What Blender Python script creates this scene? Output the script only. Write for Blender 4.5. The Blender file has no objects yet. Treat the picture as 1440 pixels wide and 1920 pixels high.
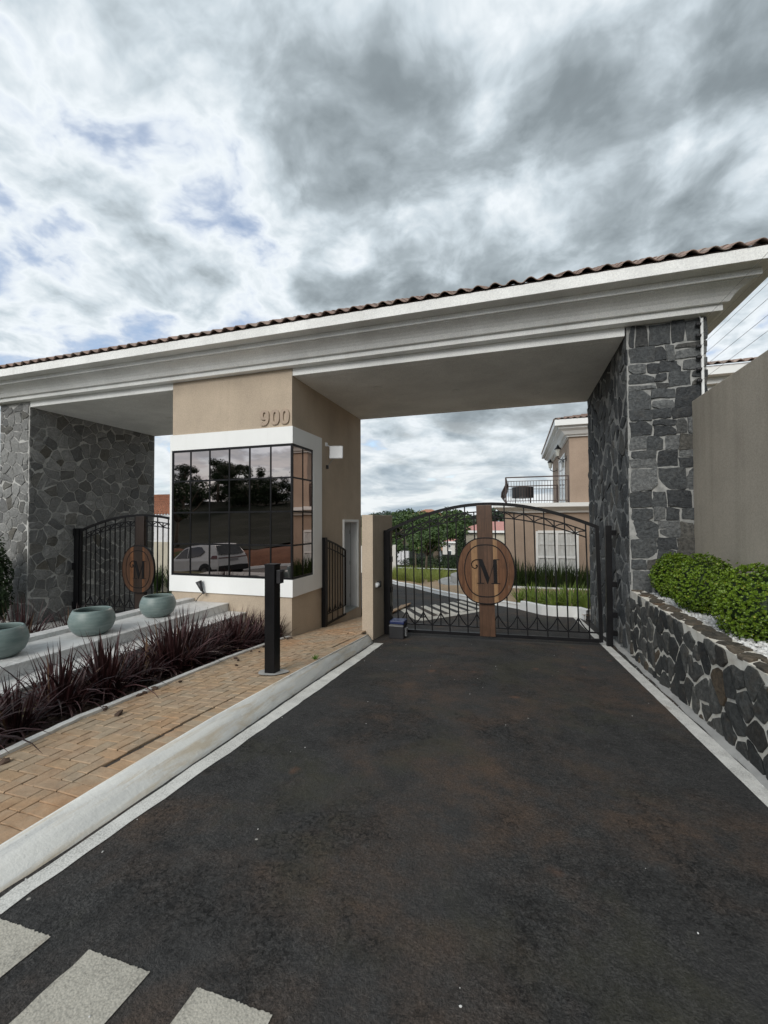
import bpy, bmesh, math, random
import numpy as np
from mathutils import Vector, Matrix, noise as mnoise
R_ = math.radians
random.seed(7)
S = bpy.context.scene
COL = S.collection

# ------------------------------------------------------------------ camera
cam_d = bpy.data.cameras.new('camera'); cam = bpy.data.objects.new('camera', cam_d); COL.objects.link(cam)
cam_d.sensor_fit = 'HORIZONTAL'; cam_d.sensor_width = 36.0; cam_d.lens = 796.06/1440*36.0
cam_d.clip_start = 0.05; cam_d.clip_end = 3000
def cam_axes(yaw, pitch, roll):
    c, s = math.cos(yaw), math.sin(yaw); r = Vector((c, s, 0)); f = Vector((-s, c, 0)); u = Vector((0, 0, 1))
    c, s = math.cos(pitch), math.sin(pitch); f, u = c*f+s*u, c*u-s*f
    c, s = math.cos(roll), math.sin(roll); r, u = c*r+s*u, c*u-s*r
    return r, f, u
_r, _f, _u = cam_axes(0.3043, 0.0209, -0.0041)
cam.matrix_world = Matrix(((_r.x, _u.x, -_f.x, 0), (_r.y, _u.y, -_f.y, 0), (_r.z, _u.z, -_f.z, 1.49), (0, 0, 0, 1)))
S.camera = cam

# ------------------------------------------------------------------ exposure, sun, sky
S.view_settings.view_transform = 'Standard'; S.view_settings.look = 'None'
S.view_settings.gamma = 1.0; S.view_settings.use_curve_mapping = False
S.view_settings.exposure = 0.74
SUN_EL, SUN_AZ = R_(33), R_(188)         # azimuth: clockwise from +Y; the sun stands high behind the camera, behind cloud
sun_d = bpy.data.lights.new('sun', 'SUN'); sun = bpy.data.objects.new('sun', sun_d); COL.objects.link(sun)
sun_d.energy = 1.5; sun_d.angle = R_(35); sun_d.color = (1.0, 0.965, 0.91)
_sd = Vector((math.sin(SUN_AZ)*math.cos(SUN_EL), math.cos(SUN_AZ)*math.cos(SUN_EL), math.sin(SUN_EL)))
sun.rotation_euler = _sd.to_track_quat('Z', 'Y').to_euler(); sun.location = (0, -20, 30)

class NT:
    """small helper round a node tree"""
    def __init__(s, nt): s.nt = nt; s.n = nt.nodes; s.l = nt.links
    def new(s, t, **kw):
        n = s.n.new(t)
        for k, v in kw.items(): setattr(n, k, v)
        return n
    def put(s, sock, v):
        if v is None: return
        if isinstance(v, bpy.types.NodeSocket): s.l.new(v, sock)
        else:
            if hasattr(sock.default_value, '__len__') and not hasattr(v, '__len__'): v = (v,)*len(sock.default_value)
            if hasattr(v, '__len__') and len(sock.default_value) == 4 and len(v) == 3: v = tuple(v)+(1,)
            sock.default_value = v
    def math(s, op, a, b=None, c=None, clamp=False):
        n = s.new('ShaderNodeMath', operation=op, use_clamp=clamp)
        s.put(n.inputs[0], a); s.put(n.inputs[1], b); s.put(n.inputs[2], c); return n.outputs[0]
    def vmath(s, op, a, b=None):
        n = s.new('ShaderNodeVectorMath', operation=op); s.put(n.inputs[0], a)
        if b is not None: s.put(n.inputs[3 if op == 'SCALE' else 1], b)
        return n.outputs[0]
    def mix(s, f, a, b, mode='MIX'):
        n = s.new('ShaderNodeMix', data_type='RGBA', blend_type=mode)
        s.put(n.inputs[0], f); s.put(n.inputs[6], a); s.put(n.inputs[7], b); return n.outputs[2]
    def ramp(s, f, pts, interp='LINEAR'):
        n = s.new('ShaderNodeValToRGB'); cr = n.color_ramp; cr.interpolation = interp
        while len(cr.elements) < len(pts): cr.elements.new(0.5)
        for e, (p, c) in zip(cr.elements, pts):
            e.position = p; e.color = (c, c, c, 1) if not hasattr(c, '__len__') else tuple(c)+(1,)
        s.put(n.inputs[0], f); return n.outputs[0]
    def noise(s, vec, scale, detail=4, rough=0.55, dist=0.0, dim='3D'):
        n = s.new('ShaderNodeTexNoise', noise_dimensions=dim); s.put(n.inputs['Vector'], vec)
        n.inputs['Scale'].default_value = scale; n.inputs['Detail'].default_value = detail
        n.inputs['Roughness'].default_value = rough; n.inputs['Distortion'].default_value = dist; return n.outputs[0]
    def noisec(s, vec, scale, detail=4):
        n = s.new('ShaderNodeTexNoise'); s.put(n.inputs['Vector'], vec); n.inputs['Scale'].default_value = scale
        n.inputs['Detail'].default_value = detail; return n.outputs[1]
    def voronoi(s, vec, scale, feature='F1', out=0):
        n = s.new('ShaderNodeTexVoronoi', feature=feature); s.put(n.inputs['Vector'], vec); n.inputs['Scale'].default_value = scale
        return n.outputs[out]
    def mapping(s, vec, scale=(1, 1, 1), loc=(0, 0, 0), rot=(0, 0, 0)):
        n = s.new('ShaderNodeMapping'); s.put(n.inputs[0], vec)
        n.inputs[1].default_value = loc; n.inputs[2].default_value = rot; n.inputs[3].default_value = scale; return n.outputs[0]
    def sep(s, vec):
        n = s.new('ShaderNodeSeparateXYZ'); s.put(n.inputs[0], vec); return n.outputs
    def comb(s, x, y, z):
        n = s.new('ShaderNodeCombineXYZ'); s.put(n.inputs[0], x); s.put(n.inputs[1], y); s.put(n.inputs[2], z); return n.outputs[0]
    def mr(s, v, a, b, c, d, smooth=False):
        n = s.new('ShaderNodeMapRange', interpolation_type='SMOOTHSTEP' if smooth else 'LINEAR'); s.put(n.inputs[0], v)
        for i, q in enumerate((a, b, c, d)): n.inputs[i+1].default_value = q
        return n.outputs[0]

S.cycles.max_bounces = 6; S.cycles.diffuse_bounces = 4; S.cycles.glossy_bounces = 3; S.cycles.transmission_bounces = 2
W = bpy.data.worlds.new('World'); S.world = W; W.use_nodes = True
g = NT(W.node_tree); g.n.clear()
out = g.new('ShaderNodeOutputWorld')
sky = g.new('ShaderNodeTexSky', sky_type='NISHITA', sun_disc=False, sun_elevation=SUN_EL, sun_rotation=SUN_AZ)
bg_sky = g.new('ShaderNodeBackground'); g.put(bg_sky.inputs[0], sky.outputs[0]); bg_sky.inputs[1].default_value = 0.11
tc = g.new('ShaderNodeTexCoord')
dx, dy, dz = g.sep(tc.outputs['Generated'])
zz = g.math('ADD', g.math('MAXIMUM', dz, 0.0), 0.26)
px, py = g.math('DIVIDE', dx, zz), g.math('DIVIDE', dy, zz)
P = g.comb(px, py, 0.0)
warp = g.vmath('SCALE', g.vmath('SUBTRACT', g.noisec(P, 3.2, 3), (0.5, 0.5, 0.5)), 0.17)
Pw = g.vmath('ADD', P, warp)
big = g.noise(g.vmath('ADD', P, (3.3, 1.7, 0)), 1.1, 3, 0.5)
med = g.noise(g.vmath('ADD', Pw, (11.2, 4.1, 0)), 2.9, 6, 0.60)
fin = g.noise(g.vmath('ADD', Pw, (2.2, 9.1, 3)), 9.0, 3, 0.62)
vo = g.new('ShaderNodeTexVoronoi', feature='F1'); g.put(vo.inputs['Vector'], g.vmath('ADD', Pw, g.vmath('SCALE', g.noisec(P, 6.0, 3), 0.22)))
vo.inputs['Scale'].default_value = 2.6; vo.inputs['Detail'].default_value = 2.0; vo.inputs['Roughness'].default_value = 0.5
puff = g.math('SUBTRACT', 0.55, vo.outputs[0])
# thickness of the cloud deck: thin in the left half of the view, thick overhead and to the right
side = g.math('ADD', g.math('MULTIPLY', dx, 0.22), g.math('MULTIPLY', dz, 0.20))
thick = g.math('ADD', g.math('MULTIPLY', big, 0.75), g.math('MULTIPLY', med, 1.15))
thick = g.math('ADD', thick, g.math('MULTIPLY', fin, 0.26))
thick = g.math('ADD', g.math('ADD', g.math('SUBTRACT', thick, 0.575), side), g.math('MULTIPLY', puff, 0.30))
cl = g.ramp(thick, [(0.20, (0.37, 0.42, 0.50)), (0.33, (0.53, 0.565, 0.59)), (0.45, (0.375, 0.424, 0.458)), (0.57, (0.243, 0.280, 0.304)), (0.70, (0.163, 0.191, 0.208)), (0.88, (0.121, 0.142, 0.156))])
hz = g.mr(dz, 0.0, 0.30, 1.0, 0.0, True)
lowcl = g.ramp(g.noise(g.mapping(tc.outputs['Generated'], (3.2, 3.2, 13)), 1.6, 5, 0.58, 0.5), [(0.36, (0.235, 0.285, 0.33)), (0.47, (0.365, 0.41, 0.44)), (0.56, (0.53, 0.555, 0.565))])
cl = g.mix(hz, cl, lowcl)
bg_cl = g.new('ShaderNodeBackground'); g.put(bg_cl.inputs[0], cl); bg_cl.inputs[1].default_value = 1.0
cover = g.ramp(thick, [(0.11, 0.25), (0.27, 1.0)])
cover = g.math('MAXIMUM', cover, hz)
mixs = g.new('ShaderNodeMixShader'); g.put(mixs.inputs[0], cover)
g.l.new(bg_sky.outputs[0], mixs.inputs[1]); g.l.new(bg_cl.outputs[0], mixs.inputs[2]); g.l.new(mixs.outputs[0], out.inputs[0])

# ------------------------------------------------------------------ materials
MATS = {}
def new_mat(name):
    m = bpy.data.materials.new(name); m.use_nodes = True; MATS[name] = m
    t = NT(m.node_tree); t.n.clear()
    o = t.new('ShaderNodeOutputMaterial'); b = t.new('ShaderNodeBsdfPrincipled'); t.l.new(b.outputs[0], o.inputs[0])
    t.b = b; t.o = o; t.m = m
    return t
def finish(t, col, rough=0.6, bump=None, bstr=0.3, bdist=0.01, spec=0.5, metal=0.0):
    t.put(t.b.inputs['Base Color'], col); t.put(t.b.inputs['Roughness'], rough)
    t.b.inputs['Specular IOR Level'].default_value = spec; t.put(t.b.inputs['Metallic'], metal)
    if bump is not None:
        n = t.new('ShaderNodeBump'); n.inputs['Strength'].default_value = bstr; n.inputs['Distance'].default_value = bdist
        t.put(n.inputs['Height'], bump); t.l.new(n.outputs[0], t.b.inputs['Normal'])
    return t.m
def opos(t): return t.new('ShaderNodeNewGeometry').outputs['Position']
def ocoord(t): return t.new('ShaderNodeTexCoord').outputs['Object']
def orand(t): return t.new('ShaderNodeObjectInfo').outputs['Random']
def rgb(*c): return c
def plain(name, col, rough=0.5, metal=0.0, spec=0.5, var=0.12, scale=6.0):
    t = new_mat(name); p = opos(t); n = t.noise(p, scale, 5)
    c = t.mix(t.mr(n, 0.3, 0.7, 0, 1), tuple(x*(1-var) for x in col), tuple(min(1, x*(1+var)) for x in col))
    return finish(t, c, t.mr(n, 0.3, 0.7, max(0.02, rough-0.06), min(1, rough+0.06)), t.noise(p, scale*14, 3), 0.08, 0.004, spec, metal)
def stucco(name, col, stains=0.0):
    t = new_mat(name); p = opos(t)
    f = t.noise(p, 260, 2, 0.5); m = t.noise(p, 1.1, 5, 0.6); sp = t.noise(p, 62, 4, 0.75)
    c = t.mix(t.mr(m, 0.3, 0.7, 0, 1), tuple(x*0.86 for x in col), tuple(x*1.08 for x in col)); st2 = t.noise(t.mapping(p, (5.0, 5.0, 0.35)), 1.3, 6, 0.65); c = t.mix(t.mr(st2, 0.54, 0.74, 0, 0.28), c, t.mix(1.0, c, (0.74, 0.73, 0.71), 'MULTIPLY'))
    c = t.mix(t.mr(sp, 0.35, 0.65, 0, 1), t.mix(1.0, c, (0.84, 0.84, 0.85), 'MULTIPLY'), t.mix(1.0, c, (1.10, 1.10, 1.08), 'MULTIPLY'))
    if stains:
        st = t.noise(t.mapping(p, (3.0, 3.0, 0.16)), 1.7, 5, 0.6)
        c = t.mix(t.mr(st, 0.46, 0.72, 0, stains), c, t.mix(1.0, c, (0.62, 0.62, 0.60), 'MULTIPLY'))
    return finish(t, c, 0.92, t.math('ADD', f, sp), 0.5, 0.006, 0.2)
def white(name, col=(0.78, 0.79, 0.78), dirt=0.25, rough=0.7):
    t = new_mat(name); p = opos(t)
    m = t.noise(p, 1.6, 6, 0.6); st = t.noise(t.mapping(p, (2.0, 2.0, 0.3)), 2.2, 5, 0.65); f = t.noise(p, 150, 2)
    c = t.mix(t.mr(m, 0.35, 0.75, 0, 0.5), col, tuple(x*0.9 for x in col))
    c = t.mix(t.mr(st, 0.52, 0.8, 0, dirt), c, (0.42, 0.39, 0.34))
    return finish(t, c, rough, f, 0.15, 0.003, 0.3)

stucco('booth_stucco', (0.49, 0.405, 0.315)); stucco('garden_stucco', (0.465, 0.415, 0.345), 0.34)
stucco('house_stucco', (0.40, 0.31, 0.245)); stucco('canopy_white', (0.88, 0.885, 0.87)); stucco('soffit_white', (0.86, 0.865, 0.85))
white('white_paint', (0.84, 0.85, 0.84), dirt=0.10); white('white_trim', (0.80, 0.81, 0.80), 0.05, 0.5); white('weathered_white', (0.72, 0.71, 0.68), 0.5)
plain('black_metal', (0.007, 0.007, 0.008), 0.42, 0.0, 0.22); plain('black_plastic', (0.016, 0.016, 0.018), 0.5)
plain('dark_interior', (0.01, 0.01, 0.011), 0.6); plain('grey_metal', (0.35, 0.36, 0.37), 0.35, 0.7)
plain('white_plastic', (0.74, 0.76, 0.78), 0.35, var=0.03); plain('blue_plastic', (0.012, 0.022, 0.085), 0.45)
plain('digit_tan', (0.37, 0.285, 0.215), 0.6); plain('rubber', (0.014, 0.014, 0.014), 0.8)
plain('car_white', (0.74, 0.74, 0.74), 0.22, 0.0, 0.6, 0.02); plain('car_glass', (0.012, 0.013, 0.015), 0.08, 0.0, 0.7)
plain('car_red', (0.10, 0.008, 0.008), 0.25); plain('car_black', (0.016, 0.016, 0.017), 0.6); plain('alloy', (0.28, 0.28, 0.29), 0.35, 0.8)
plain('curtain', (0.56, 0.57, 0.56), 0.9); plain('house_glass', (0.05, 0.06, 0.065), 0.06, 0.0, 0.8); plain('lamp_glass', (0.55, 0.55, 0.5), 0.3)
plain('pale_wall', (0.62, 0.60, 0.56), 0.85, var=0.1, scale=1.2); plain('beige_panel', (0.48, 0.44, 0.36), 0.9, var=0.14, scale=2.0)
plain('corrugated_white', (0.66, 0.66, 0.68), 0.6); plain('pink_roof', (0.50, 0.245, 0.215), 0.85, var=0.2); plain('orange_wall', (0.52, 0.30, 0.19), 0.9)
plain('bark', (0.12, 0.095, 0.07), 0.95, var=0.35, scale=9); plain('concrete', (0.36, 0.355, 0.34), 0.9, var=0.18, scale=5)
plain('brown_metal', (0.05, 0.03, 0.026), 0.45); plain('door_grey', (0.62, 0.63, 0.64), 0.5, var=0.03); plain('floor_stone', (0.30, 0.32, 0.31), 0.4, var=0.2)
plain('cable_white', (0.76, 0.77, 0.76), 0.4); plain('wire_grey', (0.30, 0.31, 0.32), 0.4, 0.6)

def mk_glass():
    t = new_mat('mirror_glass'); p = opos(t)
    nn = t.noise(p, 0.9, 2); r = orand(t)
    c = t.mix(t.mr(r, 0, 1, 0, 1), (0.44, 0.38, 0.36), (0.50, 0.435, 0.415))
    finish(t, c, 0.012, nn, 0.05, 0.03, 0.5, 1.0)
mk_glass()

def mk_stone(name, lo, mid, hi, brown, bamt, spots=0.5, con=1.0):
    t = new_mat(name); p = opos(t); r = orand(t)
    q = t.vmath('ADD', p, t.vmath('SCALE', t.comb(r, r, r), 37.0))
    base = t.ramp(r, [(0.0, lo), (0.4, mid), (0.72, hi), (0.86, mid), (0.92, brown), (1.0, lo)])
    grain = t.noise(q, 26, 7, 0.68); patch = t.noise(q, 9, 6, 0.68, 0.8)
    strat = t.noise(t.mapping(q, (13, 13, 24), rot=(0.4, 0.7, 0.3)), 1.0, 6, 0.78, 1.2)
    c = t.mix(t.mr(grain, 0.30, 0.70, 0, 1), t.mix(1.0, base, tuple(1-x*con for x in (0.58, 0.57, 0.55)), 'MULTIPLY'), t.mix(1.0, base, tuple(1+x*con for x in (0.7, 0.7, 0.66)), 'MULTIPLY'))
    c = t.mix(t.mr(patch, 0.52, 0.70, 0, bamt), c, brown)
    c = t.mix(t.mr(strat, 0.60, 0.74, 0, spots), c, (0.20, 0.205, 0.20))
    h = t.math('ADD', t.math('MULTIPLY', patch, 1.2), t.math('ADD', grain, t.math('MULTIPLY', strat, 0.8)))
    finish(t, c, 0.78, h, 0.9, 0.022, 0.35)
mk_stone('stone_dark', (0.034, 0.037, 0.041), (0.066, 0.071, 0.075), (0.135, 0.140, 0.142), (0.105, 0.10, 0.09), 0.35, 0.75)
mk_stone('stone_grey', (0.12, 0.122, 0.123), (0.185, 0.185, 0.182), (0.26, 0.26, 0.255), (0.12, 0.112, 0.095), 0.4, 0.25, 0.6)
mk_stone('stone_low', (0.026, 0.028, 0.029), (0.052, 0.054, 0.053), (0.098, 0.098, 0.092), (0.105, 0.078, 0.052), 0.4, 0.6)
mk_stone('stone_cap', (0.060, 0.055, 0.048), (0.090, 0.078, 0.062), (0.13, 0.105, 0.08), (0.14, 0.092, 0.058), 0.5, 0.25)
def mk_mortar(name, a, b):
    t = new_mat(name); p = opos(t); n = t.noise(p, 9, 6, 0.65); f = t.noise(p, 70, 4, 0.6)
    finish(t, t.mix(t.mr(n, 0.32, 0.68, 0, 1), a, b), 0.95, t.math('ADD', n, f), 0.6, 0.012, 0.2)
mk_mortar('mortar_grey', (0.20, 0.205, 0.20), (0.40, 0.40, 0.385)); mk_mortar('mortar_pale', (0.60, 0.56, 0.48), (0.82, 0.79, 0.72)); mk_mortar('mortar_dim', (0.36, 0.36, 0.345), (0.54, 0.535, 0.515))

def mk_asphalt():
    t = new_mat('asphalt'); p = opos(t)
    f = t.noise(p, 170, 2, 0.75); rg = t.noise(p, 55, 3, 0.75); sp = t.voronoi(p, 150)
    pw = t.vmath('ADD', p, t.vmath('SCALE', t.noisec(p, 18, 4), 0.05))
    crk = t.mr(t.noise(pw, 42, 4, 0.82, 0.5), 0.50, 0.66, 0, 1)
    pm1 = t.mr(t.noise(t.vmath('ADD', p, (7.7, 0.4, 0)), 1.7, 4, 0.68, 0.4), 0.50, 0.62, 0, 1)
    crk = t.math('MULTIPLY', crk, pm1)
    dust = t.noise(t.vmath('ADD', p, (4.4, 7.1, 0)), 0.62, 5, 0.66, 0.3); dust2 = t.noise(t.vmath('ADD', p, (14.4, 2.1, 0)), 3.6, 4, 0.72)
    green = t.noise(t.vmath('ADD', p, (1.4, 22.1, 0)), 1.0, 4, 0.7)
    track = t.noise(t.mapping(p, (2.0, 0.14, 1)), 1.0, 4, 0.6); mid = t.noise(p, 7, 4, 0.7)
    gr = t.noise(p, 95, 3, 0.85)
    c = t.mix(t.mr(gr, 0.36, 0.64, 0, 1), (0.007, 0.007, 0.0072), (0.084, 0.083, 0.081))
    g2 = t.noise(pw, 26, 4, 0.78)
    c = t.mix(t.mr(g2, 0.36, 0.64, 0, 0.75), t.mix(1.0, c, (0.62, 0.62, 0.63), 'MULTIPLY'), t.mix(1.0, c, (1.55, 1.53, 1.5), 'MULTIPLY'))
    c = t.mix(t.mr(rg, 0.34, 0.66, 0, 0.35), c, (0.034, 0.033, 0.032))
    c = t.mix(t.mr(mid, 0.38, 0.62, 0, 0.55), c, t.mix(1.0, c, (0.45, 0.45, 0.46), 'MULTIPLY'))
    c = t.mix(t.mr(track, 0.42, 0.66, 0, 0.5), c, (0.052, 0.051, 0.050))
    brown = t.math('MULTIPLY', t.mr(dust, 0.44, 0.60, 0, 1), t.mr(dust2, 0.36, 0.64, 0.05, 1))
    c = t.mix(t.math('MULTIPLY', brown, 0.95), c, t.mix(t.mr(gr, 0.34, 0.66, 0, 1), (0.040, 0.027, 0.019), (0.135, 0.092, 0.066)))
    c = t.mix(t.mr(green, 0.53, 0.68, 0, 0.5), c, (0.055, 0.053, 0.033))
    c = t.mix(t.mr(f, 0.56, 0.74, 0, 0.6), c, (0.006, 0.006, 0.006)); c = t.mix(t.mr(sp, 0.08, 0.20, 0.35, 0.0), c, (0.13, 0.127, 0.12))
    c = t.mix(t.math('MULTIPLY', crk, 0.92), c, (0.006, 0.006, 0.006))
    fleck = t.voronoi(t.vmath('ADD', p, (0.3, 0.7, 0)), 3.1)
    c = t.mix(t.mr(fleck, 0.018, 0.030, 0.75, 0.0), c, (0.42, 0.40, 0.36))
    spots = t.voronoi(t.vmath('ADD', p, t.vmath('SCALE', t.noisec(p, 6, 3), 0.12)), 1.9)
    c = t.mix(t.mr(spots, 0.03, 0.13, 0.5, 0.0, True), c, (0.16, 0.085, 0.055))
    h = t.math('ADD', t.math('MULTIPLY', crk, -1.2), t.math('ADD', t.math('MULTIPLY', g2, 1.6), t.math('MULTIPLY', rg, 1.0)))
    finish(t, c, t.mr(rg, 0.3, 0.7, 0.70, 0.95), h, 0.8, 0.009, 0.30)
mk_asphalt()
def mk_paint(name, col, wear):
    t = new_mat(name); p = opos(t)
    f = t.noise(p, 60, 6, 0.75); m = t.noise(p, 4, 6, 0.65); agg = t.voronoi(p, 120); rust = t.noise(t.mapping(p, (5, 1.2, 1)), 1.5, 5, 0.7)
    c = t.mix(t.mr(m, 0.35, 0.7, 0, 1), col, tuple(x*0.80 for x in col))
    c = t.mix(t.mr(f, 0.60, 0.72, 0, wear), c, (0.20, 0.19, 0.17)); c = t.mix(t.mr(rust, 0.62, 0.78, 0, 0.6), c, (0.36, 0.24, 0.14))
    c = t.mix(t.math('MULTIPLY', t.mr(agg, 0.45, 0.65, 0, 0.35), t.mr(m, 0.4, 0.6, 0.2, 1)), c, (0.13, 0.125, 0.115))
    gr = t.noise(p, 95, 5, 0.85); c = t.mix(t.mr(gr, 0.50, 0.64, 0, wear*0.75), c, (0.17, 0.16, 0.14))
    finish(t, c, 0.8, t.math('SUBTRACT', f, t.math('MULTIPLY', agg, 0.5)), 0.5, 0.006, 0.3)
mk_paint('road_paint', (0.54, 0.51, 0.44), 0.8); mk_paint('line_paint', (0.78, 0.77, 0.73), 0.35); mk_paint('far_paint', (0.70, 0.66, 0.58), 0.2)
def mk_kerb():
    t = new_mat('kerb_paint'); p = opos(t)
    m = t.noise(t.mapping(p, (6, 0.9, 6)), 1.4, 7, 0.66, 0.4); st = t.noise(t.mapping(p, (14, 1.0, 9)), 1.1, 6, 0.7, 0.6); pit = t.noise(p, 30, 6, 0.7); gr = t.noise(t.mapping(p, (9, 0.8, 9), loc=(3, 1, 2)), 1.2, 6, 0.7)
    c = t.mix(t.mr(m, 0.35, 0.65, 0, 1), (0.84, 0.83, 0.785), (0.70, 0.695, 0.67))
    c = t.mix(t.mr(st, 0.48, 0.66, 0, 0.7), c, (0.60, 0.49, 0.34)); c = t.mix(t.mr(gr, 0.57, 0.72, 0, 0.45), c, (0.40, 0.41, 0.42))
    c = t.mix(t.mr(pit, 0.66, 0.74, 0, 0.8), c, (0.22, 0.18, 0.14))
    finish(t, c, 0.75, t.math('ADD', m, pit), 0.4, 0.010, 0.25)
mk_kerb()
def mk_paver():
    t = new_mat('paver'); p = opos(t); r = orand(t)
    base = t.ramp(r, [(0.0, (0.43, 0.315, 0.215)), (0.3, (0.47, 0.355, 0.245)), (0.55, (0.46, 0.325, 0.205)), (0.8, (0.42, 0.335, 0.24)), (1.0, (0.48, 0.37, 0.26))])
    big = t.noise(p, 1.1, 6, 0.62, 0.3); m = t.noise(p, 11, 6, 0.68); f = t.noise(p, 80, 4, 0.7)
    c = t.mix(t.mr(big, 0.46, 0.62, 0, 0.7), base, (0.48, 0.275, 0.145)); c = t.mix(t.mr(m, 0.34, 0.68, 0, 0.8), t.mix(1.0, c, (0.72, 0.70, 0.68), 'MULTIPLY'), t.mix(1.0, c, (1.12, 1.12, 1.12), 'MULTIPLY'))
    c = t.mix(t.mr(t.noise(p, 3.3, 7, 0.72), 0.58, 0.70, 0, 0.55), c, (0.25, 0.20, 0.15))
    c = t.mix(t.mr(f, 0.60, 0.75, 0, 0.4), c, (0.18, 0.13, 0.09))
    finish(t, c, 0.85, t.math('ADD', m, f), 0.5, 0.006, 0.3)
mk_paver()
plain('paver_joint', (0.055, 0.042, 0.032), 0.95, var=0.4, scale=30)  # brown joint colour, darkened to include the thin shadows between bricks
def mk_tile():
    t = new_mat('clay_tile'); p = opos(t); r = orand(t)
    base = t.ramp(r, [(0.0, (0.30, 0.21, 0.175)), (0.4, (0.38, 0.27, 0.225)), (0.75, (0.33, 0.27, 0.235)), (1.0, (0.44, 0.33, 0.275))])
    m = t.noise(p, 9, 7, 0.7); f = t.noise(p, 50, 4, 0.7)
    c = t.mix(t.mr(m, 0.4, 0.7, 0, 0.75), base, (0.10, 0.085, 0.078)); c = t.mix(t.mr(f, 0.62, 0.75, 0, 0.5), c, (0.34, 0.29, 0.25))
    finish(t, c, 0.85, t.math('ADD', m, f), 0.35, 0.006, 0.3)
mk_tile()
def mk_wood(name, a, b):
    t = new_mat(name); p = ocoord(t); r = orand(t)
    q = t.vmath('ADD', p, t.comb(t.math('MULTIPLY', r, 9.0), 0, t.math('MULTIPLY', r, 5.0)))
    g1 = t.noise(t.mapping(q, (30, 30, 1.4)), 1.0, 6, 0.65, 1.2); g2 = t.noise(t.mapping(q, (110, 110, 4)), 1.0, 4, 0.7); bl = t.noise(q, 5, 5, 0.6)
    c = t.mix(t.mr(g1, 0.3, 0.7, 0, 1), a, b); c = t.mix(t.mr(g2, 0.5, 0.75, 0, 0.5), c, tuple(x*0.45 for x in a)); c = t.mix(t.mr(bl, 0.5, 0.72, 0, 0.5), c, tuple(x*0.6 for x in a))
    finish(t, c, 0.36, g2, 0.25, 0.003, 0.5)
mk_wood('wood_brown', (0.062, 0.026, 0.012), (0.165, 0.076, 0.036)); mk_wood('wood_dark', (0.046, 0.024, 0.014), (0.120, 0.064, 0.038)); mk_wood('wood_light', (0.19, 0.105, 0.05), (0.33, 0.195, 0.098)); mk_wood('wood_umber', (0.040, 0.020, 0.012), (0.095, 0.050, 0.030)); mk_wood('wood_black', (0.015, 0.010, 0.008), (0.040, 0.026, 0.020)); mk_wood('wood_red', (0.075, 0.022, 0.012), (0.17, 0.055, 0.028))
def mk_ceramic():
    t = new_mat('ceramic'); p = ocoord(t); f = t.noise(p, 45, 5, 0.7); b = t.noise(t.mapping(p, (1, 1, 6)), 4, 5, 0.6)
    c = t.mix(t.mr(b, 0.35, 0.7, 0, 1), (0.125, 0.175, 0.168), (0.20, 0.25, 0.238)); c = t.mix(t.mr(f, 0.56, 0.74, 0, 0.5), c, (0.28, 0.31, 0.29))
    finish(t, c, 0.42, f, 0.15, 0.004, 0.45)
mk_ceramic()
def mk_marble():
    t = new_mat('marble'); p = opos(t); v = t.noise(p, 2.2, 8, 0.62, 1.6); m = t.noise(p, 0.9, 5)
    vein = t.math('ABSOLUTE', t.math('SUBTRACT', v, 0.5))
    c = t.mix(t.mr(m, 0.35, 0.7, 0, 1), (0.68, 0.68, 0.67), (0.56, 0.56, 0.555)); c = t.mix(t.mr(vein, 0.0, 0.05, 0.45, 0.0), c, (0.36, 0.355, 0.34))
    finish(t, c, 0.35, v, 0.05, 0.004, 0.4)
mk_marble()
def mk_leaf(name, a, b, rough=0.5, trans=0.25, scale=3.0, dry=None, share=0.05):
    t = new_mat(name); p = opos(t); r = orand(t); n = t.noise(p, scale, 4); isl = t.new('ShaderNodeNewGeometry').outputs['Random Per Island']
    c = t.mix(t.math('ADD', t.math('MULTIPLY', isl, 0.7), t.math('MULTIPLY', t.mr(n, 0.3, 0.7, 0, 1), 0.4), clamp=True), a, b)
    if dry: c = t.mix(t.math('GREATER_THAN', isl, 1-share), c, dry)
    finish(t, c, rough, spec=0.35)
    tr = t.new('ShaderNodeBsdfTranslucent'); t.put(tr.inputs[0], c); ms = t.new('ShaderNodeMixShader'); ms.inputs[0].default_value = trans
    t.l.new(t.b.outputs[0], ms.inputs[1]); t.l.new(tr.outputs[0], ms.inputs[2]); t.l.new(ms.outputs[0], t.o.inputs[0])
mk_leaf('box_leaf', (0.036, 0.080, 0.007), (0.19, 0.29, 0.025), 0.42, 0.12, dry=(0.30, 0.30, 0.045), share=0.03); mk_leaf('flax_leaf', (0.009, 0.005, 0.005), (0.078, 0.032, 0.033), 0.42, 0.10, dry=(0.17, 0.105, 0.065), share=0.045)
mk_leaf('strap_dark', (0.020, 0.040, 0.012), (0.065, 0.105, 0.030)); mk_leaf('strap_light', (0.085, 0.15, 0.025), (0.26, 0.34, 0.075)); mk_leaf('tuft_green', (0.14, 0.19, 0.035), (0.36, 0.40, 0.11))
mk_leaf('tree_leaf', (0.026, 0.055, 0.018), (0.105, 0.165, 0.05)); mk_leaf('tree_leaf_dark', (0.010, 0.022, 0.009), (0.038, 0.066, 0.022)); mk_leaf('tree_leaf_blue', (0.030, 0.052, 0.034), (0.085, 0.12, 0.075)); mk_leaf('weed_leaf', (0.06, 0.14, 0.02), (0.14, 0.26, 0.04))
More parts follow.
